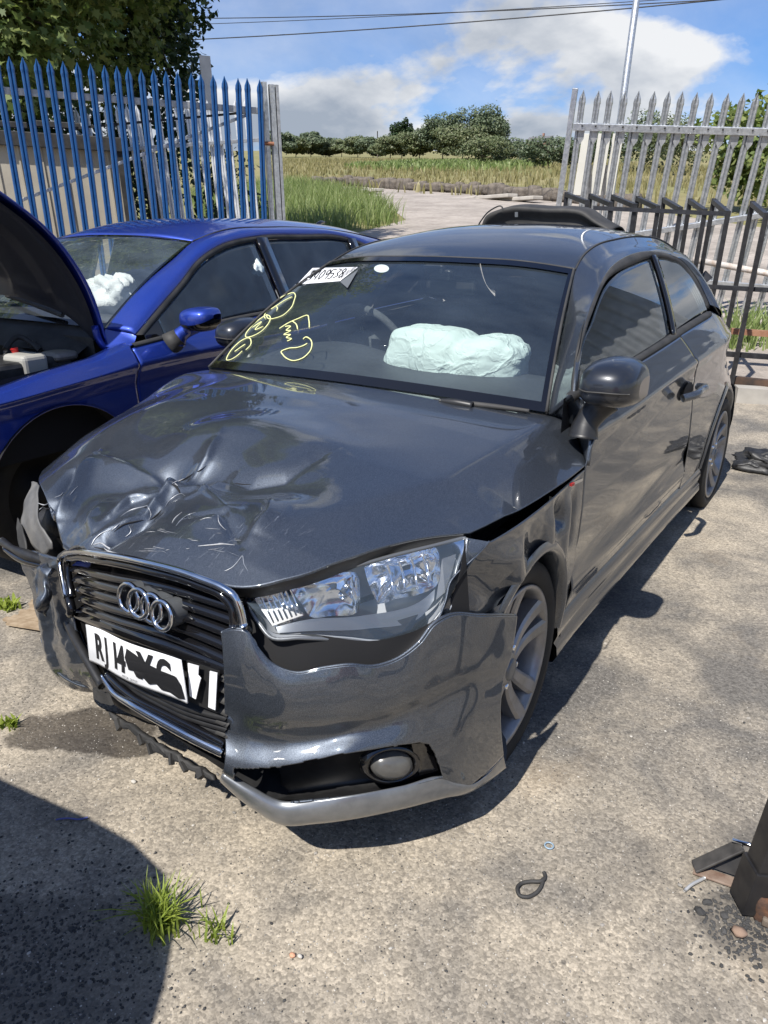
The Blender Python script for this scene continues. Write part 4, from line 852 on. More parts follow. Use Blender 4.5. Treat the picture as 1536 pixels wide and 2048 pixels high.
# ---- wrecked right corner
def sheet(name, rows, mat, nu=30, nv=16, t=.004, amp=.0, seed=1, parent=None):
    G = loft(rows, nu, nv)
    if amp: G += amp*np.stack([vnoise(G.reshape(-1, 3)*14, seed+k, 3).reshape(G.shape[:2]) for k in range(3)], 2)
    o = gridmesh(name, G, mat, parent or car); solid(o, t); return o
sheet('torn_bumper_skin', [[PZ(40, 1118, .50), PZ(62, 1105, .54), PZ(90, 1110, .56), PZ(118, 1118, .56)], [PZ(58, 1190, .40), PZ(85, 1180, .44), PZ(112, 1190, .46), PZ(132, 1200, .46)], [PZ(78, 1262, .30), PZ(105, 1255, .34), PZ(135, 1268, .36), PZ(158, 1280, .36)], [PZ(104, 1345, .19), PZ(135, 1340, .23), PZ(165, 1345, .26), PZ(190, 1350, .27)], [PZ(140, 1376, .14), PZ(165, 1378, .16), PZ(188, 1382, .18), PZ(208, 1384, .20)]], M['paint'], 40, 60, .006, .006, 3, bumper)
sheet('bumper_scrap', [[PZ(72, 1140, .52), PZ(88, 1128, .545), PZ(106, 1140, .55)], [PZ(74, 1165, .50), PZ(90, 1172, .52), PZ(104, 1165, .52)], [PZ(72, 1195, .47), PZ(84, 1200, .49), PZ(100, 1182, .50)], [PZ(84, 1225, .44), PZ(92, 1222, .45), PZ(98, 1215, .46)]], M['paint'], 24, 24, .004, .012, 8, bumper)
sheet('lower_skirt', [[PZ(80, 1275, .26), PZ(110, 1340, .20), PZ(160, 1372, .18), PZ(205, 1378, .18)], [PZ(86, 1300, .20), PZ(118, 1362, .14), PZ(165, 1384, .13), PZ(200, 1384, .14)]], M['paint'], 30, 8, .005, 0, 1, bumper)
sheet('wing_flap', [[PZ(62, 962, .66), PZ(78, 970, .68)], [PZ(46, 1010, .62), PZ(74, 1015, .64)], [PZ(48, 1060, .57), PZ(86, 1060, .60)], [PZ(72, 1098, .54), PZ(102, 1088, .575)], [PZ(88, 1112, .53), PZ(106, 1098, .56)]], noisy('scraped grey panel back', (.10, .10, .10), (.17, .165, .155), 14, .6, .2), 12, 30, .004, .004, 5)
sheet('wing_shard', [[PZ(36, 1035, .58), PZ(44, 1050, .58)], [PZ(34, 1070, .55), PZ(50, 1080, .56)], [PZ(40, 1108, .52), PZ(54, 1104, .535)]], M['matt'], 8, 14, .004, .003, 6)
tube('bracket_bar', [PZ(4, 1082, .52), PZ(14, 1090, .52), PZ(50, 1108, .53), PZ(96, 1124, .53)], [.012, .010, .016, .012], M['black'], car, 7, samples=24)
tube('bracket_bar', [PZ(8, 1098, .51), PZ(40, 1118, .51), PZ(100, 1134, .52)], [.006, .010, .008], M['gloss'], car, 6, samples=18)
sheet('radiator_support', [[PZ(104, 1118, .53), PZ(120, 1112, .55)], [PZ(116, 1170, .46), PZ(134, 1175, .46)], [PZ(136, 1245, .38), PZ(152, 1252, .38)], [PZ(170, 1320, .29), PZ(188, 1325, .29)], [PZ(205, 1378, .22), PZ(224, 1385, .21)]], M['gloss'], 8, 40, .01, .004, 11)
# right headlamp remains and black mass behind
blob_mesh('crushed_corner', (-.36, -.34, .47), (.22, .15, .16), 21, M['engine'], car, n=50, wr=.22)
blob_mesh('crushed_corner', (-.62, -.10, .48), (.12, .22, .20), 23, M['dark'], car, n=40, wr=.15)
# under tray: torn, toothed strips
ut = empty('torn_undertray'); ut.parent = bumper
for (a, b, c, d) in [((218, 1424), (318, 1490), (330, 1510), (225, 1440)), ((290, 1478), (356, 1512), (362, 1530), (300, 1500)), ((352, 1512), (424, 1550), (428, 1560), (368, 1536))]:
    G = loft([pf([a, b], .02), pf([d, c], .015)], 14, 4); G += .003*np.stack([vnoise(G.reshape(-1, 3)*40, 31+k, 2).reshape(G.shape[:2]) for k in range(3)], 2)
    o = gridmesh('strip', G, M['matt'], ut); solid(o, .012)
    for k in range(2):
        f = (k+.5+random.uniform(-.3, .3))/2; p0 = G[1, int(f*13)]; p1 = G[-1, int(f*13)]; beam('tooth', p0, p1+np.array([.0, -.004, random.uniform(-.010, .0)]), random.uniform(.006, .02), .012, M['matt'], ut, up=(0, -1, .3))
blob_mesh('under_grille_lump', (.16, -.60, .24), (.26, .06, .05), 41, M['black'], bumper, n=40, wr=.12)  # black lumpy mass low behind the grille
poly('dangling_clip', pf([(188, 1375), (215, 1388), (225, 1410), (205, 1405), (190, 1395)], .0), M['matt'], bumper, .008)

# ---- wheels
def build_wheel(loc, steer=0., flip=False, name='wheel', camber=0.):
    w = empty(name, loc, rot=(0, camber, steer+(math.pi if flip else 0))); w.parent = car; R = .297
    V, F = lathe_v([(.228, -.10), (.250, -.105), (.275, -.108), (.290, -.100), (R, -.085), (R, -.03), (R-.004, -.028), (R-.004, -.02), (R, -.018), (R, .035), (R-.004, .037), (R-.004, .045), (R, .047), (R-.002, .075), (.289, .095), (.275, .104), (.255, .104), (.240, .098), (.229, .092), (.222, .085)], 64)
    mk('tyre', V, F, M['rubber'], w)
    V, F = lathe_v([(.219, .086), (.2285, .094), (.2285, .100), (.222, .102), (.214, .096), (.208, .075), (.202, .03), (.196, -.06), (.20, -.10)], 64); r = mk('rim', V, F, M['alloy'], w)
    V, F = lathe_v([(.198, .02), (.197, -.05), (.12, -.055), (.0, -.05)], 40); mk('brake_back', V, F, M['alloydirt'], w)
    V, F = lathe_v([(.135, -.035), (.135, -.02), (.06, -.018), (.0, -.018)], 40); mk('brake_disc', V, F, noisy('rusty disc', (.16, .13, .10), (.25, .22, .19), 20, .4, .7), w)
    for k in range(5):
        a0 = 2*math.pi*k/5+.35
        for s in (-1, 1):
            rows = []
            for f in np.linspace(0, 1, 10):
                rad = .030+f*(.216-.030); wd = .016+.009*f; dep = .080-.010*math.sin(f*math.pi)+.014*f*f; th = .034; offs = s*(.010+.034*f)
                er = np.array([0, math.cos(a0), math.sin(a0)]); et = np.array([0, -math.sin(a0), math.cos(a0)]); c = er*rad+et*offs+np.array([dep, 0, 0])
                rows.append([c-et*wd*1.1-[th, 0, 0], c-et*wd, c-et*wd*.6+[.006, 0, 0], c+et*wd*.6+[.006, 0, 0], c+et*wd, c+et*wd*1.1-[th, 0, 0]])
            o = gridmesh('spoke', np.array(rows), M['alloy'], w, flip=False, smooth=False)
    V, F = lathe_v([(.046, .035), (.046, .084), (.040, .090), (.030, .092)], 40); mk('hub', V, F, M['alloy'], w)
    V, F = lathe_v([(.031, .090), (.029, .096), (.018, .098), (.0, .098)], 32); mk('centre_cap', V, F, M['lampgrey'], w)
    for k in range(5):
        a = 2*math.pi*k/5+.98; c = np.array([.080, .056*math.cos(a), .056*math.sin(a)]); V, F = lathe_v([(.010, -.02), (.010, .004), (.006, .008), (0, .008)], 8); mk('wheel_bolt', np.array(V)+c, F, M['chrome'], w)
    return w
build_wheel((.728, -.055, .293), 0.0); build_wheel((.752, 2.469, .297)); build_wheel((-.752, -.02, .297), .25, True); build_wheel((-.752, 2.469, .297), 0, True)
# small badge on the wing
bd = empty('wing_badge'); bd.parent = wing
bx = [PX(1138, 967, .872), PX(1165, 956, .872), PX(1164, 962, .872), PX(1138, 974, .872)]
poly('plate', bx, M['chrome'], bd, .003); poly('red_slash', [np.array(p)+[.003, 0, 0] for p in (PX(1140, 967, .872), PX(1147, 964.5, .872), PX(1146, 970, .872), PX(1140, 972.5, .872))], M['red'], bd, .002)
# ---- black moulded tray lying on the roof
tray = empty('roof_tray', (0, 2.0, 1.40)); tag(tray, 'black moulded plastic tray lying on the roof of the crashed hatchback', 'plastic tray')
TRr = [[PY(964, 457, 1.93), PY(972, 436, 1.93), PY(1000, 422, 1.93), PY(1100, 420, 1.93), PY(1142, 421, 1.93), PY(1160, 424, 1.93), PY(1190, 444, 1.93), PY(1222, 462, 1.93)]]
t0 = np.array(TRr[0])-np.array([0, 2.0, 1.40]); base = t0.copy(); base[:, 2] = -.012+.0*base[:, 2]; base[:, 0] = np.linspace(t0[0, 0], t0[-1, 0], len(t0))
mid = t0*.45+base*.55+np.array([0, .035, 0]); 
G = loft([base+[0, .03, 0], mid, t0, t0+[0, .03, .006], t0+[0, .16, .012], t0+[0, .26, -.03]], 60, 40); o = gridmesh('shell', G, M['matt'], tray); solid(o, .006)
tube('wire', np.array([PY(966, 456, 1.90), PY(958, 452, 1.90), PY(966, 436, 1.90), PY(982, 420, 1.90), PY(1004, 414, 1.90), PY(1006, 420, 1.90)])-np.array([0, 2.0, 1.40]), .0035, M['black'], tray, 6, samples=30)
poly('clip', np.array([PY(1030, 424, 1.90), PY(1036, 424, 1.90), PY(1036, 434, 1.90), PY(1030, 434, 1.90)])-np.array([0, 2.0, 1.40]), M['lampgrey'], tray, .004)
# ---- cracked paint, bare-metal creases and scuffs on the bonnet (thin raised flakes and bare edges)
BN_BVH = bvh_of(np.stack([BX, BY, BZ], 2))
def bon_pt(px, py, off=.0009):
    p = cast(BN_BVH, px, py, off)
    return p if p is not None else PZ(px, py, .66)
M['bare'] = noisy('bare scraped metal', (.30, .32, .34), (.50, .51, .53), 90, .4, .6); M['chip'] = noisy('white cracked filler', (.46, .47, .48), (.30, .30, .31), 120, .7)
def crack(L, r=.0012, mat='bare', n=None): tube('paint_crack', [bon_pt(*q) for q in L], np.array([.3, .8, 1.0, .6, .2])*r*.8, M[mat], bonnet, 5, samples=n or 6*len(L))
for L, r, m_ in [([(345, 967), (352, 964), (362, 960), (368, 957)], .0045, 'chip'), ([(338, 963), (348, 966), (356, 972)], .002, 'chip'), ([(240, 1034), (262, 1020), (285, 1014), (298, 1018), (302, 1028), (296, 1042)], .002, 'bare'), ([(222, 1062), (236, 1050), (248, 1038)], .002, 'bare'),
                 ([(182, 1092), (190, 1078), (204, 1066), (220, 1060)], .0022, 'bare'), ([(186, 1090), (200, 1086), (214, 1094), (228, 1102)], .003, 'chip'), ([(208, 1096), (222, 1104), (240, 1108), (252, 1112)], .0022, 'chip'), ([(76, 1006), (88, 1010), (96, 1006)], .0022, 'chip'), ([(78, 1020), (86, 1014)], .0015, 'chip'),
                 ([(140, 990), (150, 978), (156, 972)], .0016, 'bare'), ([(108, 995), (122, 990), (126, 984)], .0022, 'bare'), ([(344, 1046), (352, 1034), (364, 1024)], .0016, 'chip'), ([(352, 1052), (362, 1040), (376, 1030), (392, 1024)], .0016, 'bare'), ([(400, 1040), (412, 1036), (424, 1036)], .0014, 'chip'),
                 ([(396, 1092), (420, 1090), (446, 1088), (470, 1090)], .0022, 'chip'), ([(448, 1142), (462, 1136), (478, 1120), (484, 1112), (488, 1128), (496, 1142)], .0016, 'bare'), ([(250, 1074), (262, 1062), (256, 1050)], .0016, 'bare'), ([(330, 1014), (342, 998), (358, 988), (370, 992)], .0014, 'bare'), ([(436, 1030), (440, 1048), (452, 1060)], .0012, 'chip')]:
    crack(L, r, m_)
rs_ = np.random.default_rng(12)
for k in range(24):   # drag marks fanning from the hit
    x, y = rs_.uniform(270, 480), rs_.uniform(1050, 1105); a = rs_.normal(.15, .35); l = rs_.uniform(6, 34)
    crack([(x, y), (x+l*.5*math.cos(a), y+l*.5*math.sin(a)*.6), (x+l*math.cos(a), y+l*math.sin(a)*.6+rs_.normal(0, 1.2))], rs_.uniform(.0003, .0008), 'chip' if k % 3 else 'bare', 8)
for L, r in [([(343, 968), (350, 972), (357, 980), (360, 988)], .0035), ([(362, 962), (380, 952), (398, 942), (412, 932)], .0022), ([(228, 1064), (246, 1050), (268, 1044), (288, 1040)], .0026), ([(300, 1040), (318, 1026), (330, 1012)], .0022), ([(188, 1094), (206, 1098), (226, 1104)], .0030), ([(84, 1012), (92, 1018), (102, 1014)], .0026), ([(446, 963), (480, 968), (520, 970)], .0016)]:
    tube('crevice_shade', [bon_pt(*q, .0004) for q in L], np.array([.2, .9, 1.0, .8, .2])*r, M['dark'], bonnet, 5, samples=8*len(L))  # near-black strokes paint shade into the folds
# ================================================================== the blue hatchback with its bonnet up
BY_ = math.radians(4)
blue = tag(empty('blue_hatchback', (-2.07, .16, 0), BY_), 'deep blue five-door hatchback with its bonnet raised beside the crashed car', 'car')
bW = tab([(-.75, .78), (-.5, .86), (-.1, .895), (.3, .885), (1.0, .885), (2.0, .895), (2.7, .90), (3.2, .86), (3.5, .76)])
bZc = tab([(-.7, .74), (-.38, .765), (-.08, .792), (.13, .806), (.29, .815), (.85, .829), (2, .86), (3.4, .90)])
bZb = tab([(.2, .885), (.35, .897), (.57, .912), (.91, .940), (1.5, .965), (2.5, 1.0), (3.4, 1.05)])
def bX(y, z):
    y, z = np.broadcast_arrays(np.asarray(y, float), np.asarray(z, float)); w, zc = bW(y), bZc(y); zr = z/zc
    lo = w+np.interp(zr, [.1, .2, .35, .55, .75, .9, .97, 1], [-.12, -.07, -.035, -.022, -.030, -.040, -.022, 0]); hi = w-(z-zc)*.55-2.2*np.maximum(z-zc-.02, 0)**2
    return np.where(z <= zc, lo, hi)
def bpanel(name, y0, y1, lo, hi, mat, n=60, nz=50, t=.004, parent=None):
    ys = np.linspace(y0, y1, n); return colpanel(name, ys, lo(ys), hi(ys), nz, mat, parent or blue, xf=bX, t=t, smooth_it=1)
BAY, BAZ, BAR = -.11, .33, .375
bw = bpanel('front_wing', -.60, .283, lambda y: np.where(abs(y-BAY) < BAR, np.maximum(arch(y, BAY, BAZ, BAR, BAR), .3), .3), lambda y: bZc(y)+np.interp(y, [-.6, -.2, .1, .28], [.02, .05, .06, .085]), M['blue'], 90)
top_in = np.linspace(-.60, .283, 40); xt = bX(top_in, bZc(top_in)+np.interp(top_in, [-.6, -.2, .1, .28], [.02, .05, .06, .085])); zt_ = bZc(top_in)+np.interp(top_in, [-.6, -.2, .1, .28], [.02, .05, .06, .085])
gridmesh('wing_ledge', np.stack([np.stack([xt, top_in, zt_], 1), np.stack([xt-.03, top_in, zt_+.008], 1), np.stack([xt-.08, top_in, zt_+.0], 1), np.stack([xt-.10, top_in, zt_-.08], 1)], 1), M['blue'], bw)
mirror_x(bw)
bd1 = bpanel('front_door', .289, 1.47, lambda y: .30+0*y, lambda y: bZb(y)-.006, M['blue']); bd1r = mirror_x(bd1)
bd2 = bpanel('rear_door', 1.476, 2.30, lambda y: .30+0*y, lambda y: bZb(y)-.006, M['blue']); mirror_x(bd2)
bq = bpanel('rear_quarter_panel', 2.306, 3.45, lambda y: np.where(abs(y-2.53) < .37, np.maximum(arch(y, 2.53, .33, .37, .37), .3), .3), lambda y: bZb(y)+.0*y, M['blue']); mirror_x(bq)
ys = np.linspace(.25, 2.2, 30); o = gridmesh('sill', np.stack([np.stack([bW(ys)-.04, ys, .31+0*ys], 1), np.stack([bW(ys)-.02, ys, .26+0*ys], 1), np.stack([bW(ys)-.03, ys, .19+0*ys], 1), np.stack([bW(ys)-.2, ys, .18+0*ys], 1)], 1), M['blue'], blue); mirror_x(o)
for yc, sgn in ((BAY, 1), (BAY, -1), (2.53, 1), (2.53, -1)):
    q = np.linspace(-.2, math.pi+.2, 24); o = gridmesh('wheel_arch_liner', np.stack([np.stack([np.full_like(q, x*sgn), yc+(BAR+.01)*np.cos(q), BAZ+(BAR+.01)*np.sin(q)], 1) for x in (.86, .45)], 1), M['dark'], blue)
    w = empty('wheel', (.62*sgn, yc, .315), rot=(0, 0, 0 if sgn > 0 else math.pi)); w.parent = blue
    V, F = lathe_v([(.20, -.1), (.25, -.11), (.30, -.10), (.317, -.08), (.317, .075), (.30, .098), (.25, .105), (.205, .09)], 48); mk('tyre', V, F, M['rubber'], w)
    V, F = lathe_v([(.21, .09), (.20, .05), (.19, -.05), (.05, .03), (.05, .06), (0, .06)], 40); mk('rim', V, F, M['rubber'], w)  # rim blackened with tyre rubber: arch shade put into its colour
# glasshouse
bseal_i = np.array([(.802, .40, .930), (.753, .60, 1.030), (.705, .79, 1.125), (.665, .940, 1.205), (.632, 1.14, 1.272), (.606, 1.51, 1.326), (.603, 1.90, 1.335), (.606, 2.40, 1.325), (.64, 2.72, 1.25), (.70, 2.95, 1.14), (.76, 3.05, 1.04)])
bseal_o = bseal_i+np.array([(-.004, -.045, .004), (-.005, -.030, .014), (-.004, -.024, .016), (-.003, -.022, .020), (-.003, -.018, .024), (-.004, 0, .024), (-.004, 0, .024), (-.003, .01, .024), (.002, .03, .02), (.004, .05, .01), (.004, .05, .0)])
bseam = np.array([(.665, .305, .955), (.630, .46, 1.050), (.590, .66, 1.150), (.560, .86, 1.235), (.528, 1.05, 1.318), (.515, 1.30, 1.375), (.51, 1.70, 1.398), (.51, 2.3, 1.395), (.52, 2.75, 1.365), (.54, 3.05, 1.325), (.56, 3.25, 1.28)])
ot = gridmesh('window_seal', loft([bseal_o, (bseal_o+bseal_i)/2+[.005, 0, 0], bseal_i], 90, 5), M['matt'], blue); mirror_x(ot)
bm1 = bseam*.6+bseal_o*.4+np.array([.016, 0, .012]); bm2 = bseam*.2+bseal_o*.8+np.array([.014, 0, .010])
br = gridmesh('roof_rail', loft([bseam, bm1, bm2, bseal_o], 100, 16), M['blue'], blue); solid(br, .01); mirror_x(br)
# lower corner of the pillar, between bonnet hinge and door
o = gridmesh('pillar_base', loft([[(.665, .305, .955), (.69, .27, .92), (.72, .24, .89)], [(.72, .335, .955), (.75, .31, .92), (.78, .28, .888)], [(.795, .36, .935), (.80, .345, .91), (.815, .30, .892)]], 12, 12), M['blue'], blue); mirror_x(o)
def bXg(y, z): return .802-.5*(z-.93)
bZt = tab([(p[1], p[2]) for p in bseal_i])
def bwin(name, y0, y1, parent, mat):
    ys = np.linspace(y0, y1, 40); lo = bZb(ys)+.006; hi = np.maximum(bZt(ys)-.002, lo+.002); return colpanel(name, ys, lo, hi, 16, mat, parent, xf=bXg, t=.004, smooth_it=0)
M['blueglass'] = glass_mat('grey tinted glass', (.55, .59, .59), 1., 0., 1.6, .04)
for nm, a, b, par in (('side_window', .52, 1.46, bd1), ('side_window', 1.56, 2.44, bd2), ('quarter_window', 2.50, 3.0, blue)):
    o = bwin(nm, a, b, par, M['blueglass']); mirror_x(o)
o = bwin('mirror_sail', .40, .515, bd1, M['gloss'])
for yb in (1.51, 2.47):
    z = np.linspace(.96, 1.335, 8); o = gridmesh('pillar_trim', np.stack([np.stack([bXg(yb, z)+.003, yb-.045+0*z, z], 1), np.stack([bXg(yb, z)+.003, yb+.045+0*z, z], 1)], 1), M['gloss'], blue); solid(o, .02)
ys = np.linspace(.30, 3.0, 40); o = gridmesh('belt_moulding', np.stack([np.stack([bX(ys, bZb(ys))+.004, ys, bZb(ys)-.008], 1), np.stack([bX(ys, bZb(ys))+.006, ys, bZb(ys)+.004], 1), np.stack([bX(ys, bZb(ys))-.012, ys, bZb(ys)+.012], 1)], 1), M['matt'], blue); mirror_x(o)
rows = []
bsm = crv(bseam, 400)
for y, zc_ in ((1.06, 1.350), (1.15, 1.385), (1.35, 1.425), (1.8, 1.452), (2.4, 1.448), (2.9, 1.41), (3.25, 1.33)):
    e = bsm[np.argmin(abs(bsm[:, 1]-y))]; y0 = e[1]-(.05 if y < 1.1 else .02); rows.append([(-e[0], e[1], e[2]), (-e[0]*.7, y0+.01, e[2]*.3+zc_*.7), (0, y0, zc_), (e[0]*.7, y0+.01, e[2]*.3+zc_*.7), tuple(e)])
o = gridmesh('roof', loft(rows, 50, 60), M['blue'], blue, flip=True); solid(o, .01)
for sgn in (-1, 1): tube('roof_seam', (bseam[4:]+[0, 0, .002])*[sgn, 1, 1], .004, M['matt'], blue, 6, samples=50)
tube('aerial', [(0, 2.95, 1.41), (0, 3.02, 1.45), (0, 3.10, 1.455)], [.02, .015, .004], M['gloss'], blue, 8, samples=10)
wb_ = np.array([(-.665, .305, .955), (-.35, .215, .975), (0, .19, .98), (.35, .215, .975), (.665, .305, .955)]); wt_ = np.array([(-.528, 1.05, 1.318), (-.3, 1.015, 1.338), (0, 1.0, 1.345), (.3, 1.015, 1.338), (.528, 1.05, 1.318)])
WB = loft([wb_, (wb_+wt_)/2+[0, -.01, .02], wt_], 40, 24); bws = gridmesh('windscreen', WB, glass_mat('clear windscreen glass', (.86, .89, .88), 1., 0., 1.75, .07), blue, flip=True)
for a, b in ((WB[:, -1], WB[:, -1]*.7+WB[:, -2]*.3), (WB[:, 0], WB[:, 0]*.7+WB[:, 1]*.3), (WB[0], WB[1]), (WB[-1], WB[-1]*.6+WB[-2]*.4)): gridmesh('glass_border', np.stack([a+[0, -.004, .004], b+[0, -.004, .004]], 1), M['gloss'], bws)
tube('wiper', [WB[1, 33]+[0, -.02, .02], WB[2, 28]+[0, -.02, .03], WB[4, 20]+[0, -.02, .02]], .012, M['matt'], blue, 7, samples=12)
gridmesh('scuttle_panel', loft([wb_+[0, .03, 0], wb_+[0, -.04, -.03], wb_+[0, -.16, -.09]], 30, 6), M['matt'], blue)
# rear end
o = gridmesh('tailgate', loft([[(-.56, 3.25, 1.28), (0, 3.30, 1.33), (.56, 3.25, 1.28)], [(-.74, 3.5, 1.05), (0, 3.62, 1.07), (.74, 3.5, 1.05)], [(-.78, 3.56, .6), (0, 3.70, .6), (.78, 3.56, .6)], [(-.76, 3.5, .25), (0, 3.62, .25), (.76, 3.5, .25)]], 30, 24), M['blue'], blue)
o = gridmesh('rear_pillar', loft([[(.56, 3.25, 1.28), (.66, 2.9, 1.22), (.76, 3.06, 1.05)], [(.66, 3.38, 1.16), (.74, 3.25, 1.12), (.80, 3.2, 1.04)], [(.74, 3.5, 1.05), (.78, 3.45, 1.0), (.78, 3.5, .95)]], 12, 12), M['blue'], blue); mirror_x(o)
# cabin
gridmesh('cabin_floor', np.array([[(-.8, .2, .3), (.8, .2, .3)], [(-.8, 3.4, .3), (.8, 3.4, .3)]]), M['dark'], blue)
gridmesh('dashboard', loft([[(-.64, .34, .945), (0, .26, .965), (.64, .34, .945)], [(-.70, .70, .95), (0, .66, .98), (.70, .70, .95)], [(-.70, .86, .88), (0, .86, .90), (.70, .86, .88)], [(-.7, .85, .5), (0, .85, .5), (.7, .85, .5)]], 24, 16), M['dash'], blue)
for x in (-.37, .37):
    st_ = empty('seat', (x, 1.35, .3)); st_.parent = blue
    o = box('backrest', (0, .18, .5), (.46, .16, .62), M['cloth'], st_, b=.06, seg=4); box('headrest', (0, .24, .90), (.26, .10, .17), M['cloth'], st_, b=.04, seg=4); box('cushion', (0, -.1, .14), (.5, .5, .16), M['cloth'], st_, b=.05, seg=3)
for sgn in (-1, 1): gridmesh('door_card', np.array([[(.79*sgn, .3, .3), (.79*sgn, 3.0, .3)], [(.785*sgn, .3, .89), (.785*sgn, 3.0, 1.0)]]), M['dash'], blue)
sw2 = empty('steering_wheel', (-.37, .95, .95), rot=(math.radians(-62), 0, 0)); sw2.parent = blue
q = np.linspace(0, 2*math.pi, 41)[:-1]; tube('rim', np.stack([.18*np.cos(q), .18*np.sin(q), 0*q], 1), .017, M['cloth'], sw2, 8, closed=True)
def bpt(px, py, xl):
    n = np.array([math.cos(BY_), math.sin(BY_), 0]); r0 = np.array([-2.07, .16, 0]); P = PN(px, py, r0+n*xl, n)-r0; c, s_ = math.cos(BY_), math.sin(BY_); return np.array([P[0]*c+P[1]*s_, -P[0]*s_+P[1]*c, P[2]])
M['whitebag'] = bag_mat('white airbag nylon', (.78, .80, .79))
bag = blob_mesh('airbag', tuple(bpt(232, 590, .35)), (.13, .10, .10), 61, M['whitebag'], blue, n=60, wr=.20, sq=2.4); tag(bag, 'limp white deployed airbag')
blob_mesh('airbag', tuple(bpt(190, 575, .22)), (.13, .06, .04), 63, M['whitebag'], blue, n=40, wr=.2, sq=2.4)
blob_mesh('curtain_airbag', (.66, 1.40, 1.03), (.03, .05, .20), 64, M['airbag'], blue, n=30, wr=.1)
# door mirror
bmm = empty('door_mirror', (.80, .52, .93)); bmm.parent = bd1; n = 24; rows = []
for x, ry, rz, dz in [(.10, .03, .028, 0), (.11, .065, .042, 0), (.16, .085, .055, .002), (.21, .086, .055, .004), (.255, .070, .040, .010), (.275, .03, .012, .016)]:
    q = np.linspace(0, 2*math.pi, n+1)[:-1]; cy = np.where(np.cos(q) < 0, -np.abs(np.cos(q))**.7*ry*1.2, np.abs(np.cos(q))**.4*ry*.5); rows.append(np.stack([np.full(n, x), cy+.07, np.sign(np.sin(q))*np.abs(np.sin(q))**.65*rz*np.where(np.sin(q) > 0, .9, 1.05)+.065+dz], 1))
G = np.stack([crv(np.stack([r[j] for r in rows]), 24) for j in range(n)], 1); h1 = gridmesh('housing', G, M['blue'], bmm, closed_v=True, flip=True)
low = G[:, [j for j in range(n) if math.sin(2*math.pi*j/n) < -.15]]*1.0; low = low+(low-low.mean((0, 1)))*.02; gridmesh('lower_shell', low, M['gloss'], bmm)
tube('stalk', [(.055, .02, -.04), (.075, .03, -.01), (.12, .05, .02), (.15, .06, .04)], [.045, .034, .032, .04], M['blue'], bmm, 12, samples=14); tube('foot', [(.03, .0, -.055), (.07, .03, -.02)], [.055, .042], M['matt'], bmm, 12)
# raised bonnet: outer skin, inner skin
def bon(off=0., ins=0.):
    rows = []
    for x, z0, y0 in ((-.72, .90, .262), (-.56, 1.02, .25), (-.36, 1.085, .21), (0, 1.11, .17), (.36, 1.085, .21), (.56, 1.02, .25), (.72, .90, .262)):
        e = 1-abs(x)/.72; col = [(x, y0, z0), (x*1.005, .20-.02*e, 1.14+.02*e), (x, .075-.03*e, 1.33+.03*e), (x*.99, -.15-.03*e, 1.50+.04*e), (x*.95, -.42-.03*e, 1.64+.05*e), (x*.86, -.66-.05*e, 1.735+.05*e)]
        rows.append([np.array(c)*[1-ins, 1, 1]+np.array([0, -.6, -.5])*off for c in col])
    return loft(rows, 40, 60)
bb_ = gridmesh('bonnet', bon(), M['blue'], blue); solid(bb_, .006, 1); tag(bb_, 'raised blue bonnet showing its dark underside')
GI = bon(.035, .04); GI[3:-3, 2:-2] += np.array([0, -.6, -.5])*.02*np.sign(np.sin(np.linspace(0, 18, GI.shape[0]-6)))[:, None, None]*.5
gridmesh('inner_skin', GI, pmat('dark bonnet underside', (.012, .013, .02), .45, 0, .3), bb_)
for sgn in (-1, 1): tube('hinge', [(.70*sgn, .30, .86), (.705*sgn, .24, .90), (.70*sgn, .22, .98)], .016, M['blue'], blue, 8, samples=10)
# engine bay
gridmesh('engine_bay_floor', np.array([[(-.75, -.7, .55), (.75, -.7, .55)], [(-.75, .28, .55), (.75, .28, .55)]]), M['dark'], blue)
for sgn in (-1, 1): gridmesh('inner_wing', np.array([[(.76*sgn, -.65, .50), (.76*sgn, .25, .50)], [(.74*sgn, -.65, .80), (.74*sgn, .25, .86)]]), M['dark'], blue)
gridmesh('bulkhead', np.array([[(-.74, .22, .5), (.74, .22, .5)], [(-.70, .20, .93), (.70, .20, .93)]]), M['engine'], blue)
box('engine_cover', (.05, -.22, .78), (.62, .40, .14), M['engine'], blue, b=.03, seg=3); box('air_box', (.50, -.12, .80), (.28, .34, .12), M['engine'], blue, b=.02)
box('battery', (.46, .10, .84), (.26, .16, .06), M['engine'], blue, b=.01); box('fuse_box', (.56, .02, .84), (.16, .22, .05), M['matt'], blue, b=.01)
for k, (a_, b_, c_) in enumerate([((10, 700), (40, 688), (80, 700)), ((5, 725), (30, 712), (75, 722)), ((60, 690), (90, 700), (120, 715)), ((0, 745), (25, 735), (50, 752)), ((90, 712), (110, 700), (150, 705))]): tube('hose', [bpt(*a_, .45), bpt(*b_, .42)+[0, 0, .03], bpt(*c_, .5)], .012-.001*k, M['matt'], blue, 7, samples=14)
box('coolant_tank', (.58, -.05, .84), (.14, .12, .09), pmat('cloudy plastic tank', (.35, .34, .30), .4), blue, b=.02, seg=3); box('strut_top', (.60, .10, .86), (.12, .12, .04), M['alloydirt'], blue, b=.02, seg=3)
sp_ = [bpt(40, 700, .52), bpt(48, 735, .52), bpt(30, 738, .52), bpt(62, 745, .52)]
tube('red_clamp', [bpt(28, 697, .52), bpt(34, 712, .52), bpt(46, 732, .52), bpt(63, 744, .52)], [.016, .008, .008, .006], M['red'], blue, 8, samples=18); tube('red_clamp', [bpt(22, 733, .52), bpt(35, 732, .52), bpt(46, 738, .52)], [.014, .012, .008], M['red'], blue, 8, samples=10)
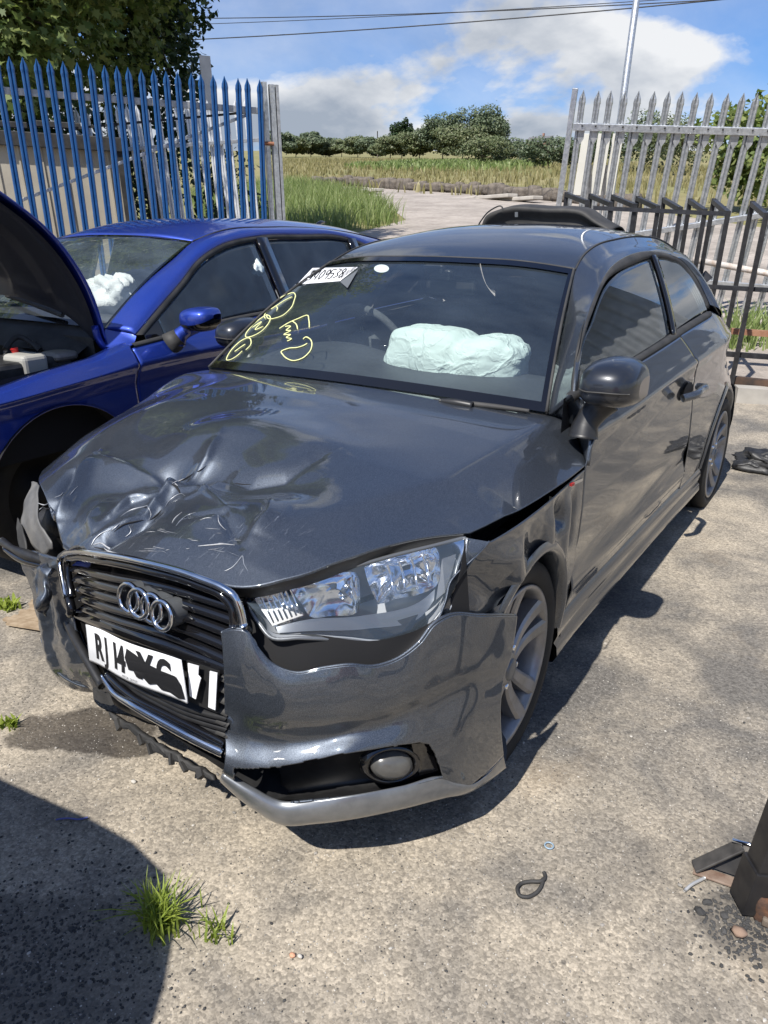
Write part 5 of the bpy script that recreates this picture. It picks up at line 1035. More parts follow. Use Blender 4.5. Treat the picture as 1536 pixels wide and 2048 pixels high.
# ================================================================== ground, field, track
GUP = np.array([.0474, -.0883, .995])          # plumb line of the place: the parked cars stand on a slope
def terr(x, y):
    v = .0888*np.asarray(y, float)-.0477*np.asarray(x, float)-.27; return .5*(v+np.sqrt(v*v+.02))-.010*(1-sstep(.2, 1.2, v))*0
def terr0(x, y):
    t = terr(x, y); b = .5*(-.27+math.sqrt(.0729+.02)); return np.where(np.asarray(y) < 2.4, t*sstep(.6, 2.4, np.asarray(y, float)), t)
def ghit(px, py, lift=0.):
    d = _ray(px, py); t = np.r_[np.linspace(.8, 20, 4000), np.geomspace(20, 900, 8000)]; P = CAM+d*t[:, None]; v = P[:, 2]-terr0(P[:, 0], P[:, 1])-lift; i = np.where((v[:-1] > 0) & (v[1:] <= 0))[0]
    return P[i[0]] if len(i) else P[-1]
def ground_mat():
    m = pmat('dusty worn tarmac', (.2, .19, .17), .92); t = NT(m); co = t.coord('Object')
    big = t.noise(co, .55, 5, .6); mid = t.noise(co, 3.2, 6, .62, .4); fine = t.noise(co, 90, 3, .6); st = t.vor(co, 120); st2 = t.vor(co, 260); st3 = t.vor(co, 46)
    dust_haze = t.ramp(t.math('ADD', t.math('MULTIPLY', big, .5), t.math('MULTIPLY', mid, .5)), [(.42, 0.), (.58, 1.)])
    tar = t.mix(dust_haze, (.145, .134, .118), (.375, .325, .252))
    tone = t.ramp(st.outputs['Color'], [(0., .48), (1., 1.34)]); c = t.mix(.75, tar, tone, 'MULTIPLY')
    tone2 = t.ramp(st2.outputs['Color'], [(.0, .52), (1., 1.40)]); c = t.mix(.7, c, tone2, 'MULTIPLY')
    pale = t.ramp(st3.outputs['Color'], [(.93, 0.), (.97, 1.)]); edge = t.ramp(st3.outputs['Distance'], [(.22, 1.), (.34, 0.)]); c = t.mix(t.math('MULTIPLY', t.math('MULTIPLY', pale, edge), .55), c, (.50, .47, .42))
    drk = t.ramp(st3.outputs['Color'], [(.04, 1.), (.08, 0.)]); c = t.mix(t.math('MULTIPLY', t.math('MULTIPLY', drk, edge), .65), c, (.05, .048, .045))
    oil = t.ramp(t.noise(co, 1.1, 6, .68, .8), [(.56, 0.), (.74, 1.)]); c = t.mix(t.math('MULTIPLY', oil, .55), c, (.06, .056, .052))
    # the wet patch that leaked out under the broken corner
    sep = t.n('ShaderNodeSeparateXYZ'); tc = t.n('ShaderNodeTexCoord'); t.l(tc.outputs['Object'], sep.inputs[0])
    wob = t.math('MULTIPLY', t.math('SUBTRACT', t.noise(co, 9, 5, .6), .5), 1.6)
    def blob(cx, cy, rx, ry, rot):
        cr, sr = math.cos(rot), math.sin(rot); dx = t.math('SUBTRACT', sep.outputs[0], cx); dy = t.math('SUBTRACT', sep.outputs[1], cy)
        u = t.math('DIVIDE', t.math('ADD', t.math('MULTIPLY', dx, cr), t.math('MULTIPLY', dy, sr)), rx); v = t.math('DIVIDE', t.math('SUBTRACT', t.math('MULTIPLY', dy, cr), t.math('MULTIPLY', dx, sr)), ry)
        return t.ramp(t.math('ADD', t.math('ADD', t.math('MULTIPLY', u, u), t.math('MULTIPLY', v, v)), wob), [(.70, 1.), (1.15, 0.)])
    wc = ghit(165, 1460); w = t.math('MAXIMUM', blob(wc[0], wc[1], .24, .11, .6), blob(wc[0]+.16, wc[1]+.02, .10, .06, .3))
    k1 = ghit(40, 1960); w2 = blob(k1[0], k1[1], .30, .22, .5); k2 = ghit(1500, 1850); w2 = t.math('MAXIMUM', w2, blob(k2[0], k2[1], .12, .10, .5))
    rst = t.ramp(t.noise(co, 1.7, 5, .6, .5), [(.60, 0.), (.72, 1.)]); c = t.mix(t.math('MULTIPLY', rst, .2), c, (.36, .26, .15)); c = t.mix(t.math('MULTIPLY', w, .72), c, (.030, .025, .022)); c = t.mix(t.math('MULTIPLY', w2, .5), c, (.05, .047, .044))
    t.set('Base Color', c); t.set('Roughness', t.ramp(w, [(0., .93), (1., .45)]))
    h = t.math('ADD', t.math('MULTIPLY', st.outputs['Distance'], -.6), t.math('ADD', t.math('MULTIPLY', st3.outputs['Distance'], -.35), t.math('MULTIPLY', fine, .35))); t.bump(h, .55, .004)
    return m
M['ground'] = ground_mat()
def terr_sheet(name, xs, ys, mat, lift=0., mask=None):
    X, Y = np.meshgrid(xs, ys, indexing='ij'); Z = terr0(X, Y)+lift; G = np.stack([X, Y, Z], 2)
    return gridmesh(name, G, mat, flip=False)
def symgrid(a, n): return np.sign(np.linspace(-1, 1, n))*(np.abs(np.linspace(-1, 1, n))**3)*a
xs = np.unique(np.r_[np.linspace(-14, 14, 80), -np.geomspace(14, 1400, 26), np.geomspace(14, 1400, 26)]); ysl = np.unique(np.r_[np.linspace(-14, 22, 110), -np.geomspace(14, 600, 16), np.geomspace(22, 1800, 34)])
fm = pmat('dry meadow grass', (.2, .19, .08), .95); t = NT(fm); co = t.coord('Object'); f1 = t.noise(co, .035, 5, .6); f2 = t.noise(co, .6, 5, .7); f3 = t.noise(t.coord('Object', (1, 1, 1)), 5, 4, .7)
c = t.mix(t.ramp(f1, [(.42, 0.), (.62, 1.)]), (.25, .215, .095), (.175, .18, .06)); c = t.mix(.7, c, t.ramp(f2, [(.3, .62), (.7, 1.25)]), 'MULTIPLY'); c = t.mix(.6, c, t.ramp(f3, [(.3, .7), (.7, 1.2)]), 'MULTIPLY'); t.set('Base Color', c); t.bump(f3, .6, .1)
tag(terr_sheet('field', xs, ysl, fm, -.012), kind='structure')
# yard: everything this side of the gates
def patch(name, poly_px, mat, lift, n=40, world=None):
    P = [ghit(*q)[:2] for q in poly_px] if world is None else world
    from mathutils.geometry import tessellate_polygon
    bm = bmesh.new(); V = [bm.verts.new((p[0], p[1], 0)) for p in P]
    for tr in tessellate_polygon([[Vector((p[0], p[1], 0)) for p in P]]): bm.faces.new([V[i] for i in tr])
    for _ in range(n):
        long = [e for e in bm.edges if e.calc_length() > max(.6, .05*np.linalg.norm(np.array(e.verts[0].co[:2])-CAM[:2]))]
        if not long: break
        bmesh.ops.subdivide_edges(bm, edges=long, cuts=1); bmesh.ops.triangulate(bm, faces=bm.faces[:])
    for v in bm.verts: v.co.z = float(terr0(v.co.x, v.co.y))+lift
    me = bpy.data.meshes.new(name); bm.to_mesh(me); bm.free(); return link(name, me, mat)
xs2 = np.linspace(-14, 14, 150); ys2 = np.linspace(-14, 8.6, 130)
tag(terr_sheet('yard_ground', xs2, ys2, M['ground'], .0), kind='structure')
tm = pmat('pale dirt track', (.38, .34, .28), .95); t = NT(tm); co = t.coord('Object'); c = t.mix(t.ramp(t.noise(co, .7, 6, .65), [(.35, 0.), (.65, 1.)]), (.28, .245, .21), (.42, .37, .32)); c = t.mix(.6, c, t.ramp(t.vor(co, 9).outputs['Color'], [(0., .7), (1., 1.2)]), 'MULTIPLY'); t.set('Base Color', c); t.bump(t.noise(co, 14, 5, .7), .7, .05)
trk = [(440, 470), (700, 470), (812, 440), (770, 408), (690, 383), (660, 374), (720, 372), (860, 380), (1000, 391), (1110, 400), (1300, 424), (1700, 480), (2100, 640), (2100, 900), (1200, 700), (560, 560)]
tag(patch('dirt_track', trk, tm, .006), kind='structure')
# verge and field grasses
def grass(name, pts, hmin, hmax, wid, cols, seed, lean=.35, mat=None, blades=5):
    r = np.random.default_rng(seed); V = []; F = []
    for (x, y) in pts:
        z = float(terr0(x, y))
        for _ in range(blades):
            h = r.uniform(hmin, hmax); a = r.uniform(0, 6.28); w = wid*r.uniform(.6, 1.3); lx, ly = r.normal(0, lean*h), r.normal(0, lean*h); bx, by = x+r.normal(0, .04+wid*2), y+r.normal(0, .04+wid*2)
            ca, sa = math.cos(a)*w, math.sin(a)*w; i = len(V)
            V += [(bx-ca, by-sa, z-.01), (bx+ca, by+sa, z-.01), (bx+lx*.4+ca*.7, by+ly*.4+sa*.7, z+h*.6), (bx+lx*.4-ca*.7, by+ly*.4-sa*.7, z+h*.6), (bx+lx, by+ly, z+h*(1-.15*lean))]; F += [(i, i+1, i+2, i+3), (i+3, i+2, i+4)]
    o = mk(name, V, F, mat, None, False); return o
def leaf_mat(name, cols, trans=.35):
    m = bpy.data.materials.new(name); m.use_nodes = True; t = m.node_tree; t.nodes.clear(); o = t.nodes.new('ShaderNodeOutputMaterial')
    g = t.nodes.new('ShaderNodeNewGeometry'); rp = t.nodes.new('ShaderNodeValToRGB'); e = rp.color_ramp.elements
    while len(e) < len(cols): e.new(.5)
    for k, c in enumerate(cols): e[k].position = k/(len(cols)-1); e[k].color = (*c, 1)
    t.links.new(g.outputs['Random Per Island'], rp.inputs[0]); b = t.nodes.new('ShaderNodeBsdfPrincipled'); b.inputs['Roughness'].default_value = .5; b.inputs['Specular IOR Level'].default_value = .35; t.links.new(rp.outputs[0], b.inputs['Base Color'])
    tr = t.nodes.new('ShaderNodeBsdfTranslucent'); hs = t.nodes.new('ShaderNodeHueSaturation'); hs.inputs['Value'].default_value = 1.5; hs.inputs['Saturation'].default_value = 1.1; t.links.new(rp.outputs[0], hs.inputs['Color']); t.links.new(hs.outputs[0], tr.inputs[0])
    mx = t.nodes.new('ShaderNodeMixShader'); mx.inputs[0].default_value = trans; t.links.new(b.outputs[0], mx.inputs[1]); t.links.new(tr.outputs[0], mx.inputs[2]); t.links.new(mx.outputs[0], o.inputs[0]); return m
M['verge'] = leaf_mat('fresh verge grass', [(.13, .185, .05), (.20, .26, .085), (.30, .33, .15)], .3)
M['straw'] = leaf_mat('dry meadow stalks', [(.27, .235, .11), (.22, .205, .085), (.31, .27, .14)], .25)
M['tuft'] = leaf_mat('yellow green tuft', [(.20, .27, .04), (.30, .36, .07), (.16, .22, .04)], .35)
def inpoly(P, px):
    x, y = P[:, 0], P[:, 1]; c = np.zeros(len(P), bool); n = len(px)
    for i in range(n):
        x1, y1 = px[i]; x2, y2 = px[(i+1) % n]; k = ((y1 > y) != (y2 > y)) & (x < (x2-x1)*(y-y1)/(y2-y1+1e-12)+x1); c ^= k
    return c
def scatter(poly_px, n, seed):
    r = np.random.default_rng(seed); P = np.array([ghit(*q)[:2] for q in poly_px]); lo, hi = P.min(0), P.max(0); S = r.uniform(lo, hi, (n*6, 2)); return S[inpoly(S, P)][:n]
tag(grass('verge_grass', scatter([(420, 470), (690, 470), (800, 448), (765, 412), (700, 388), (600, 370), (545, 372), (380, 400)], 2800, 5), .25, .75, .012, None, 5, .30, M['verge']), 'bright green rank grass on the verge beside the dirt track', 'grass', kind='stuff')
tag(grass('meadow_grass', scatter([(540, 378), (1125, 398), (1500, 420), (1700, 400), (1500, 340), (1125, 322), (545, 318)], 5200, 6), .25, .60, .05, None, 6, .25, M['straw'], 3), 'dry straw coloured meadow grass beyond the stone row', 'grass', kind='stuff')
tag(grass('green_growth', scatter([(690, 336), (820, 326), (1010, 326), (1100, 332), (1010, 342), (800, 342)], 2200, 8), .35, .8, .16, None, 8, .25, M['verge'], 3), 'band of bright green growth across the meadow', 'grass', kind='stuff')
# stones along the far side of the track
stone_m = noisy('weathered grey stone', (.085, .072, .06), (.17, .145, .12), 3.5, .9, bump=.5, bscale=9, bdist=.03)
line = [(635, 374), (690, 371), (760, 376), (830, 381), (900, 385), (970, 390), (1040, 396), (1110, 402), (1180, 410), (1260, 420)]
LP = crv(np.array([ghit(*q)[:2] for q in line]), 46); proto = None
for k, (x, y) in enumerate(LP):
    if proto is None:
        b = bmesh.new(); bmesh.ops.create_cube(b, size=1); bmesh.ops.subdivide_edges(b, edges=b.edges[:], cuts=2, use_grid_fill=True); r = np.random.default_rng(3)
        for v in b.verts: v.co = Vector(np.array(v.co)*(1-.18*np.linalg.norm(np.array(v.co))**2)+r.normal(0, .03, 3))
        me = bpy.data.meshes.new('kerb_stone'); b.to_mesh(me); b.free(); me.materials.append(stone_m)
    o = link('kerb_stone', me, None, None, True); s = random.uniform(.55, .72)
    o.location = (x, y, float(terr0(x, y))+.20); o.scale = (s, s*random.uniform(.7, .9), .60*random.uniform(.6, 1.15)); o.rotation_euler = (random.uniform(-.1, .1), random.uniform(-.1, .1), random.uniform(0, 3))
    tag(o, 'rough grey stone block in the row between dirt track and meadow', 'stone', 'stone blocks along the track')
for (px, py, w) in ((975, 398, 3.6), (1030, 402, 3.0), (730, 386, 3.2)):
    p = ghit(px, py); tag(box('broken_slab', (p[0], p[1], p[2]+.06), (w, .5, .14), noisy('pale slab', (.45, .42, .37), (.36, .33, .29), 2, .9), None, np.array([[math.cos(-.55), -math.sin(-.55), 0], [math.sin(-.55), math.cos(-.55), 0], [0, 0, 1]]), .03), {975: 'long pale slab at the edge of the track near the gate', 1030: 'pale slab nearest the gate post on the track edge', 730: 'pale slab at the far left bend of the track'}[px], 'slab', 'pale slabs beside the stone row')

# ================================================================== trees
def tube_v(P, r, n=7):
    P = np.asarray(P, float); k = len(P); T = np.gradient(P, axis=0); T /= np.linalg.norm(T, axis=1)[:, None]; u = np.cross(T[0], (1, .3, .1)); V = []
    for i in range(k):
        u = u-T[i]*(u@T[i]); u /= np.linalg.norm(u); w = np.cross(T[i], u); V += [P[i]+r[i]*(math.cos(a)*u+math.sin(a)*w) for a in np.linspace(0, 2*math.pi, n+1)[:-1]]
    return V, grid_faces(k, n, closed_v=True)
bark = noisy('bark', (.06, .048, .036), (.11, .09, .07), 8, .9, bump=.5, bscale=20, bdist=.02)
MAPLE = np.array([(0, -.5), (.12, -.32), (.46, -.38), (.30, -.12), (.52, .10), (.24, .12), (.0, .55), (-.24, .12), (-.52, .10), (-.30, -.12), (-.46, -.38), (-.12, -.32)])
OVAL = np.array([(0, -.5), (.28, -.1), (.2, .25), (0, .5), (-.2, .25), (-.28, -.1)])
def crown_mesh(name, clumps, nleaf, size, mat, parent, shape, seed, flat=.5):
    r = np.random.default_rng(seed); k = len(shape); VV = []; FF = []; base = 0
    for (c, rad) in clumps:
        n = max(6, int(nleaf*(rad[0]*rad[1]*rad[2])**(2/3))); d = r.normal(size=(n, 3)); d /= np.linalg.norm(d, axis=1)[:, None]; p = np.array(c)+d*np.array(rad)*(r.uniform(.35, 1, (n, 1))**.45)*(1+.25*vnoise(d*3, seed, 2))[:, None]
        nr = d*.6+np.array([0, -.2, .7])+r.normal(0, flat, (n, 3)); nr /= np.linalg.norm(nr, axis=1)[:, None]; a = r.normal(size=(n, 3)); u = np.cross(nr, a); u /= np.linalg.norm(u, axis=1)[:, None]; v = np.cross(nr, u)
        s = size*r.uniform(.6, 1.35, (n, 1, 1)); q = p[:, None]+s*(u[:, None]*shape[None, :, :1]+v[:, None]*shape[None, :, 1:])-nr[:, None]*s*(np.abs(shape[None, :, :1])*.5)
        VV.append(q.reshape(-1, 3)); FF.append(base+np.arange(n*k).reshape(n, k)); base += n*k
    V = np.concatenate(VV); F = np.concatenate(FF); me = bpy.data.meshes.new(name); me.vertices.add(len(V)); me.vertices.foreach_set('co', V.ravel()); nf = len(F)
    me.loops.add(nf*k); me.loops.foreach_set('vertex_index', F.ravel()); me.polygons.add(nf); me.polygons.foreach_set('loop_start', np.arange(nf)*k); me.polygons.foreach_set('loop_total', np.full(nf, k)); me.update(); me.validate()
    return link(name, me, mat, parent, False)
def tree(name, base, height, rx, rz, seed, label, mat, nleaf, size, shape=OVAL, nclump=26, group=None, trunk_r=.18, cat='tree', low=.35, squash=1.0):
    t = tag(empty(name, base), label, cat, group); r = np.random.default_rng(seed); top = np.array([0, 0, height]); c0 = np.array([0, 0, height-rz])
    clumps = []; limbs = []
    for i in range(nclump):
        d = r.normal(size=3); d /= np.linalg.norm(d); d[2] = d[2]*.9+.1; f = r.uniform(.35, .98); c = c0+d*np.array([rx, rx*squash, rz])*f; c[2] = max(c[2], height*low*.6); s = r.uniform(.16, .46); clumps.append((c, (rx*s, rx*s, rz*s*.85)))
        if i < 9: limbs.append(c)
    crown_mesh('crown', clumps, nleaf, size, mat, t, shape, seed+1)
    mb = MB(); tz = np.linspace(0, height*.8, 8); P = np.stack([.15*np.sin(tz*.7+seed)*trunk_r*3, .15*np.cos(tz*.6+seed)*trunk_r*3, tz], 1); mb.add(*tube_v(P, trunk_r*np.linspace(1, .25, 8)))
    for c in limbs:
        z0 = r.uniform(.3, .6)*height; a = np.array([0, 0, z0]); mb.add(*tube_v([a, a*.5+np.array(c)*.5+[0, 0, .05*height], np.array(c)], trunk_r*np.array([.45, .28, .08]), 5))
    mb.build('trunk', bark, t, True); return t
M['maple'] = leaf_mat('sycamore leaves', [(.075, .115, .030), (.14, .19, .055), (.24, .27, .09)], .35)
M['darkleaf'] = leaf_mat('dark hedge leaves', [(.020, .040, .016), (.034, .062, .022), (.05, .08, .03)], .2)
M['farleaf'] = leaf_mat('hazed far leaves', [(.075, .105, .060), (.105, .138, .075), (.14, .165, .095)], .2)  # lightened and blued: distance haze mixed into the leaf colour
M['bramble'] = leaf_mat('olive bramble leaves', [(.085, .115, .050), (.125, .150, .07), (.18, .19, .10)], .2)
def gp(px, py): p = ghit(px, py); return p
def tree_at(px, Z, **k):
    # stands on the ground at that distance along the view
    p = PD(px, 330, Z); return (p[0], p[1], float(terr0(p[0], p[1]))-.05)
b1 = tree_at(70, 12.2); tree('sycamore_tree', b1, 10.5, 3.1, 4.3, 11, 'big leafy sycamore towering over the blue gate', M['maple'], 1300, .115, MAPLE, 90, trunk_r=.22)
b2 = tree_at(300, 14.5); tree('conifer_tree', b2, 8.0, 1.55, 3.3, 14, 'dark dense tree behind the right half of the blue gate', M['darkleaf'], 900, .13, OVAL, 54, trunk_r=.16)
b3 = tree_at(-220, 10.5); tree('sycamore_tree', b3, 7.5, 2.8, 3.0, 17, 'leafy sycamore at the far left beyond the blue gate', M['maple'], 700, .14, MAPLE, 40, trunk_r=.2)
for k, (px, Z, h, rx) in enumerate([(40, 11.0, 2.9, 1.3), (150, 12.8, 2.9, 1.3), (255, 14.2, 2.7, 1.2), (440, 16.5, 1.9, 1.0)]):
    b = tree_at(px, Z); tree('bush', b, h, rx, h*.5, 30+k, ['dark bush behind the cream cabin at the far left', 'dark bush above the cream cabin roof', 'dark bush behind the spiked grey fence', 'low bush beside the tall galvanised gate post'][k], M['darkleaf'], 620, .12, OVAL, 22, 'bushes behind the blue gate', trunk_r=.05, cat='bush')
far = [(556, 200, 6.2, 5.2, 'farleaf'), (592, 212, 5.4, 5.0, 'bramble'), (622, 215, 6.6, 5.4, 'farleaf'), (652, 220, 5.2, 5.2, 'farleaf'), (684, 220, 4.4, 5.0, 'bramble'), (716, 200, 5.0, 4.4, 'bramble'), (746, 190, 5.0, 4.6, 'farleaf'), (803, 180, 8.4, 2.6, 'darkleaf'), (838, 150, 6.0, 5.0, 'bramble'), (885, 142, 8.7, 4.6, 'farleaf'), (925, 134, 5.8, 5.0, 'bramble'), (964, 144, 8.8, 4.8, 'farleaf'), (970, 92, 3.4, 3.2, 'bramble'), (1050, 110, 3.3, 2.6, 'farleaf'), (1095, 84, 3.4, 2.9, 'farleaf'), (1150, 84, 3.4, 3.4, 'farleaf'), (1250, 72, 4.8, 3.4, 'farleaf'), (1310, 66, 4.8, 3.2, 'farleaf'), (1360, 60, 4.2, 3.0, 'bramble'), (780, 165, 4.6, 4.6, 'bramble'), (1010, 120, 3.6, 3.6, 'farleaf')]
lab = ['first tree of the far hedge beside the tall gate post', 'second, olive bush of the far left hedge', 'third and tallest tree of the far left hedge', 'fourth tree of the far left hedge', 'low pale bush ending the far left hedge', 'olive bush beside the thin far pole', 'bushy tree right of the thin far pole', 'narrow dark round-topped tree on the skyline', 'olive bramble mass left of the tall pair', 'left one of the two tall round trees on the skyline', 'bramble mass under the two tall trees', 'right one of the two tall round trees on the skyline', 'large olive bush standing forward in the meadow', 'small tree in front of the distant house', 'dark tree left of the grey gate post', 'tree seen behind the grey gate post', 'tree seen through the left pales of the grey gate', 'tree seen through the middle of the grey gate', 'low tree seen through the grey gate near the bushy right tree', 'olive bush at the foot of the narrow dark tree', 'dark shrub right of the tall pair of trees']
for k, (px, Z, h, rx, mt) in enumerate(far):
    b = tree_at(px, Z); tree('hedge_tree', b, h, rx, h*.46, 50+k, lab[k], M[mt], 110 if mt != 'darkleaf' else 200, .0026*Z+.08, OVAL, 44, 'trees across the meadow', trunk_r=.12)
b = tree_at(1500, 24); tree('hawthorn_tree', b, 3.9, 1.7, 1.9, 90, 'bushy tree close behind the right end of the grey gate', M['maple'], 230, .24, OVAL, 40, trunk_r=.12)
b = tree_at(1640, 20); tree('hawthorn_tree', b, 4.8, 2.0, 2.3, 93, 'taller bushy tree at the right edge behind the grey gate', M['maple'], 230, .24, OVAL, 40, trunk_r=.12)
# distant house among the trees
hb_ = tree_at(1078, 290); hs = tag(empty('distant_house', hb_), 'distant house roof with chimney showing between the trees', 'house')
box('wall', (0, 0, 2.2), (9, 6, 4.4), noisy('brick', (.22, .12, .09), (.28, .16, .12), 2, .9), hs); V = [(-4.8, -3.4, 4.4), (4.8, -3.4, 4.4), (4.8, 3.4, 4.4), (-4.8, 3.4, 4.4), (-4.8, 0, 6.6), (4.8, 0, 6.6)]
rf_ = mk('roof', V, [(0, 1, 5, 4), (2, 3, 4, 5), (0, 4, 3), (1, 2, 5)], noisy('slate', (.10, .10, .11), (.15, .15, .16), 3, .8), hs, False); box('chimney', (1.0, 0, 6.9), (.7, .7, 1.4), noisy('chimney brick', (.25, .13, .10), (.3, .17, .13), 3, .9), rf_)
# wood pole, lamp post, wires
p = tree_at(755, 185); tag(tube('telegraph_pole', [p, np.array(p)+GUP*6.0], .11, bark, None, 8), 'thin dark pole on the far hedge line', 'pole')
M['galv'] = noisy('galvanised steel', (.42, .44, .46), (.62, .64, .66), 26, .42, .75, bump=.06, bscale=60, bdist=.001, rr=(.30, .52))
M['galvdull'] = noisy('weathered galvanised steel', (.34, .35, .36), (.52, .53, .54), 18, .5, .6)
lp = PD(1238, 262, 14.0); lb = lp-GUP*3.2; lt = PD(1278, -10, 14.0); d_ = (lt-lp)/np.linalg.norm(lt-lp)
tag(tube('lamp_post', [lb-GUP*.3, lp, lp+d_*9.0], [.075, .06, .045], M['galv'], None, 12, samples=20), 'tall galvanised lamp post rising behind the grey gate', 'lamp post')
wirem = pmat('black cable', (.015, .015, .017), .5)
for k, (a, b, lb_) in enumerate([((380, 40, 30), (1445, 0, 22), 'highest of the three overhead cables crossing the sky'), ((395, 55, 32), (1445, -3, 24), 'middle one of the three overhead cables'), ((395, 82, 30), (1445, 0, 24), 'lowest of the three overhead cables')]):
    A, B = PD(*a), PD(*b); A2 = A+(A-B)*.5; B2 = B+(B-A)*.6; P = np.array([A2+(B2-A2)*f-np.array([0, 0, .9])*4*f*(1-f)*.5*(1 if k != 1 else .8)+np.array([0, 0, .38]) for f in np.linspace(0, 1, 30)])
    tag(tube('overhead_cable', P, [.016, .013, .020][k], wirem, None, 5), lb_, 'cable', 'overhead cables')
# ================================================================== palisade gates and fence
def pale_mesh(name, H, mat, splay=0.):
    w = .035; prof = np.array([(-w, .0), (-w*.72, -.012), (-w*.30, -.012), (0, .004), (w*.30, -.012), (w*.72, -.012), (w, 0)]); rows = []
    for z, s, d in ((0, 1, 1), (H-.15, 1, 1), (H-.115, 1.12, 1.25), (H-.075, .95, 1.1), (H-.035, .42, .6), (H, .06, .2)): rows.append(np.stack([prof[:, 0]*s, prof[:, 1]*d, np.full(7, z)], 1))
    me_o = gridmesh(name, np.array(rows), mat, None, smooth=False); solid(me_o, .003, 0); me = me_o.data; bpy.data.objects.remove(me_o); return me
def frame_of(a, b):
    a, b = np.array(a, float), np.array(b, float); d = b-a; d /= np.linalg.norm(d); n = np.cross(d, GUP); n /= np.linalg.norm(n); u = np.cross(n, d); return d, n, u
def put(o, loc, d, n, u, parent=None):
    m = Matrix.Identity(4)
    for i in range(3): m[i][0], m[i][1], m[i][2], m[i][3] = d[i], n[i], u[i], loc[i]
    o.matrix_basis = m; return o
def palisade(name, label, A, B, n, H, mat, pmat_, drop, rail_z, rail_side=1, up=None, rail_mat=None, extra=0, cat='gate', group=None, lean=None):
    """A, B: tops of the first and last pale; every pale hangs H below them"""
    A, B = np.array(A), np.array(B); root = tag(empty(name, tuple(A-GUP*H)), label, cat, group); d = (B-A)/np.linalg.norm(B-A); u = np.array(up) if up is not None else GUP; u = u/np.linalg.norm(u); nn = np.cross(d, u); nn /= np.linalg.norm(nn)
    if nn@(CAM-A) > 0: nn = -nn          # local +y points away from the viewer
    me = pale_mesh('pale', H, pmat_); L = np.linalg.norm(B-A); O = A-GUP*H
    for k in range(n):
        o = bpy.data.objects.new('pale', me); COL.objects.link(o); o.parent = root; j = random.uniform(-.006, .006)
        put(o, A+d*(L*k/(n-1))-u*(H+j)-O, d+u*random.uniform(-.010, .010), nn, u+d*random.uniform(-.006, .006))
    for (z, hh) in rail_z:
        a = A-u*(H-z)-d*.10-nn*.028*rail_side-O; b = B-u*(H-z)+d*(.10+extra)-nn*.028*rail_side-O; beam('rail', a, b, .045, hh, rail_mat or mat, root, up=u, bv=.004)
    return root, d, nn, u, O
M['bluepale'] = noisy('blue powder coat', (.010, .066, .205), (.014, .085, .25), 12, .38, .0, coat=.35, rr=(.3, .5))
A = PD(17, 113, 7.9); B = PD(506, 159, 8.8)
root, d, nn, u, O = palisade('palisade_gate', 'blue spiked palisade gate on a galvanised frame behind the blue car', A-(B-A)/20*1.5, B, 22, 2.42, M['galv'], M['bluepale'], 0, [(2.10, .07)], -1, None, M['galvdull'])
gpl = lambda px, py, o=.05: PN(px, py, A, nn)+nn*o-O
beam('diagonal_brace', gpl(40, 402), gpl(500, 228), .035, .035, M['galv'], root, up=u, bv=.004); beam('rail', gpl(150, 256, .09), gpl(500, 224, .09), .025, .025, M['matt'], root, up=u)
beam('rail', A-u*(2.42-.30)+nn*.03-O-d*.3, B-u*(2.42-.30)+nn*.03-O+d*.1, .045, .07, M['galvdull'], root, up=u)
# gate posts at its right end
Pp = PD(535, 170, 8.95); gb = Pp-GUP*2.75; po = tag(empty('gate_post', tuple(gb)), 'tall galvanised steel post beside the blue gate', 'gate post')
dv, nv = d, nn
for off, w in ((-.045, .05), (.045, .06), (.105, .035)):
    box('post_section', (dv*off+GUP*1.38), (w, .10, 2.76 if off > 0 else 2.80), M['galv'] if off < .1 else M['galvdull'], po, np.stack([dv, nv, GUP], 1), .004)
tube('hinge_bolt', [GUP*2.12+dv*-.12-nv*.06, GUP*2.12+dv*.02-nv*.07], .022, noisy('rusty hinge', (.16, .06, .03), (.25, .11, .06), 30, .8), po, 8)
# second, lower palisade run behind, splayed grey pales
A2 = PD(160, 216, 10.4); B2 = PD(500, 196, 10.9)
palisade('palisade_fence', 'grey galvanised spiked fence standing behind the blue gate', A2, B2, 18, 2.3, M['galvdull'], noisy('pale galvanised steel', (.66, .68, .70), (.80, .81, .82), 20, .55, .3), 0, [(1.75, .05), (.4, .05)], 1, cat='fence')
# cream cabin and white board behind
cb = PD(60, 395, 9.8); cab = tag(empty('portable_cabin', tuple(cb-GUP*1.1)), 'cream portable cabin with dark roof edge behind the blue gate', 'cabin'); cr = noisy('cream cladding', (.40, .36, .29), (.46, .42, .34), 3, .7)
Rc = np.stack([d, nn, GUP], 1)
box('wall', GUP*.85, (2.3, 1.6, 1.75), cr, cab, Rc); box('roof_edge', GUP*1.78, (2.45, 1.75, .16), M['matt'], cab, Rc, .01); box('corner_post', GUP*.85+d*1.16-nn*.8, (.10, .10, 1.8), M['matt'], cab, Rc)
for k in range(9): box('rib', GUP*.85+d*(-1.0+k*.25)-nn*.805, (.02, .02, 1.7), cr, cab, Rc)
for k in range(3): box('roof_clutter', GUP*(1.90+.03*k)+d*(-.7+k*.6)-nn*.5, (.5, .3, .07), M['matt'], cab, Rc, .01)
wb = PD(413, 155, 12.0); tag(mk('white_board', box_v(wb-GUP*.3, (.17, .04, 1.2), Rc), BOXF, noisy('weathered white board', (.60, .61, .62), (.50, .51, .52), 6, .7), None, False), 'narrow white board above the grey fence against the sky', 'board')
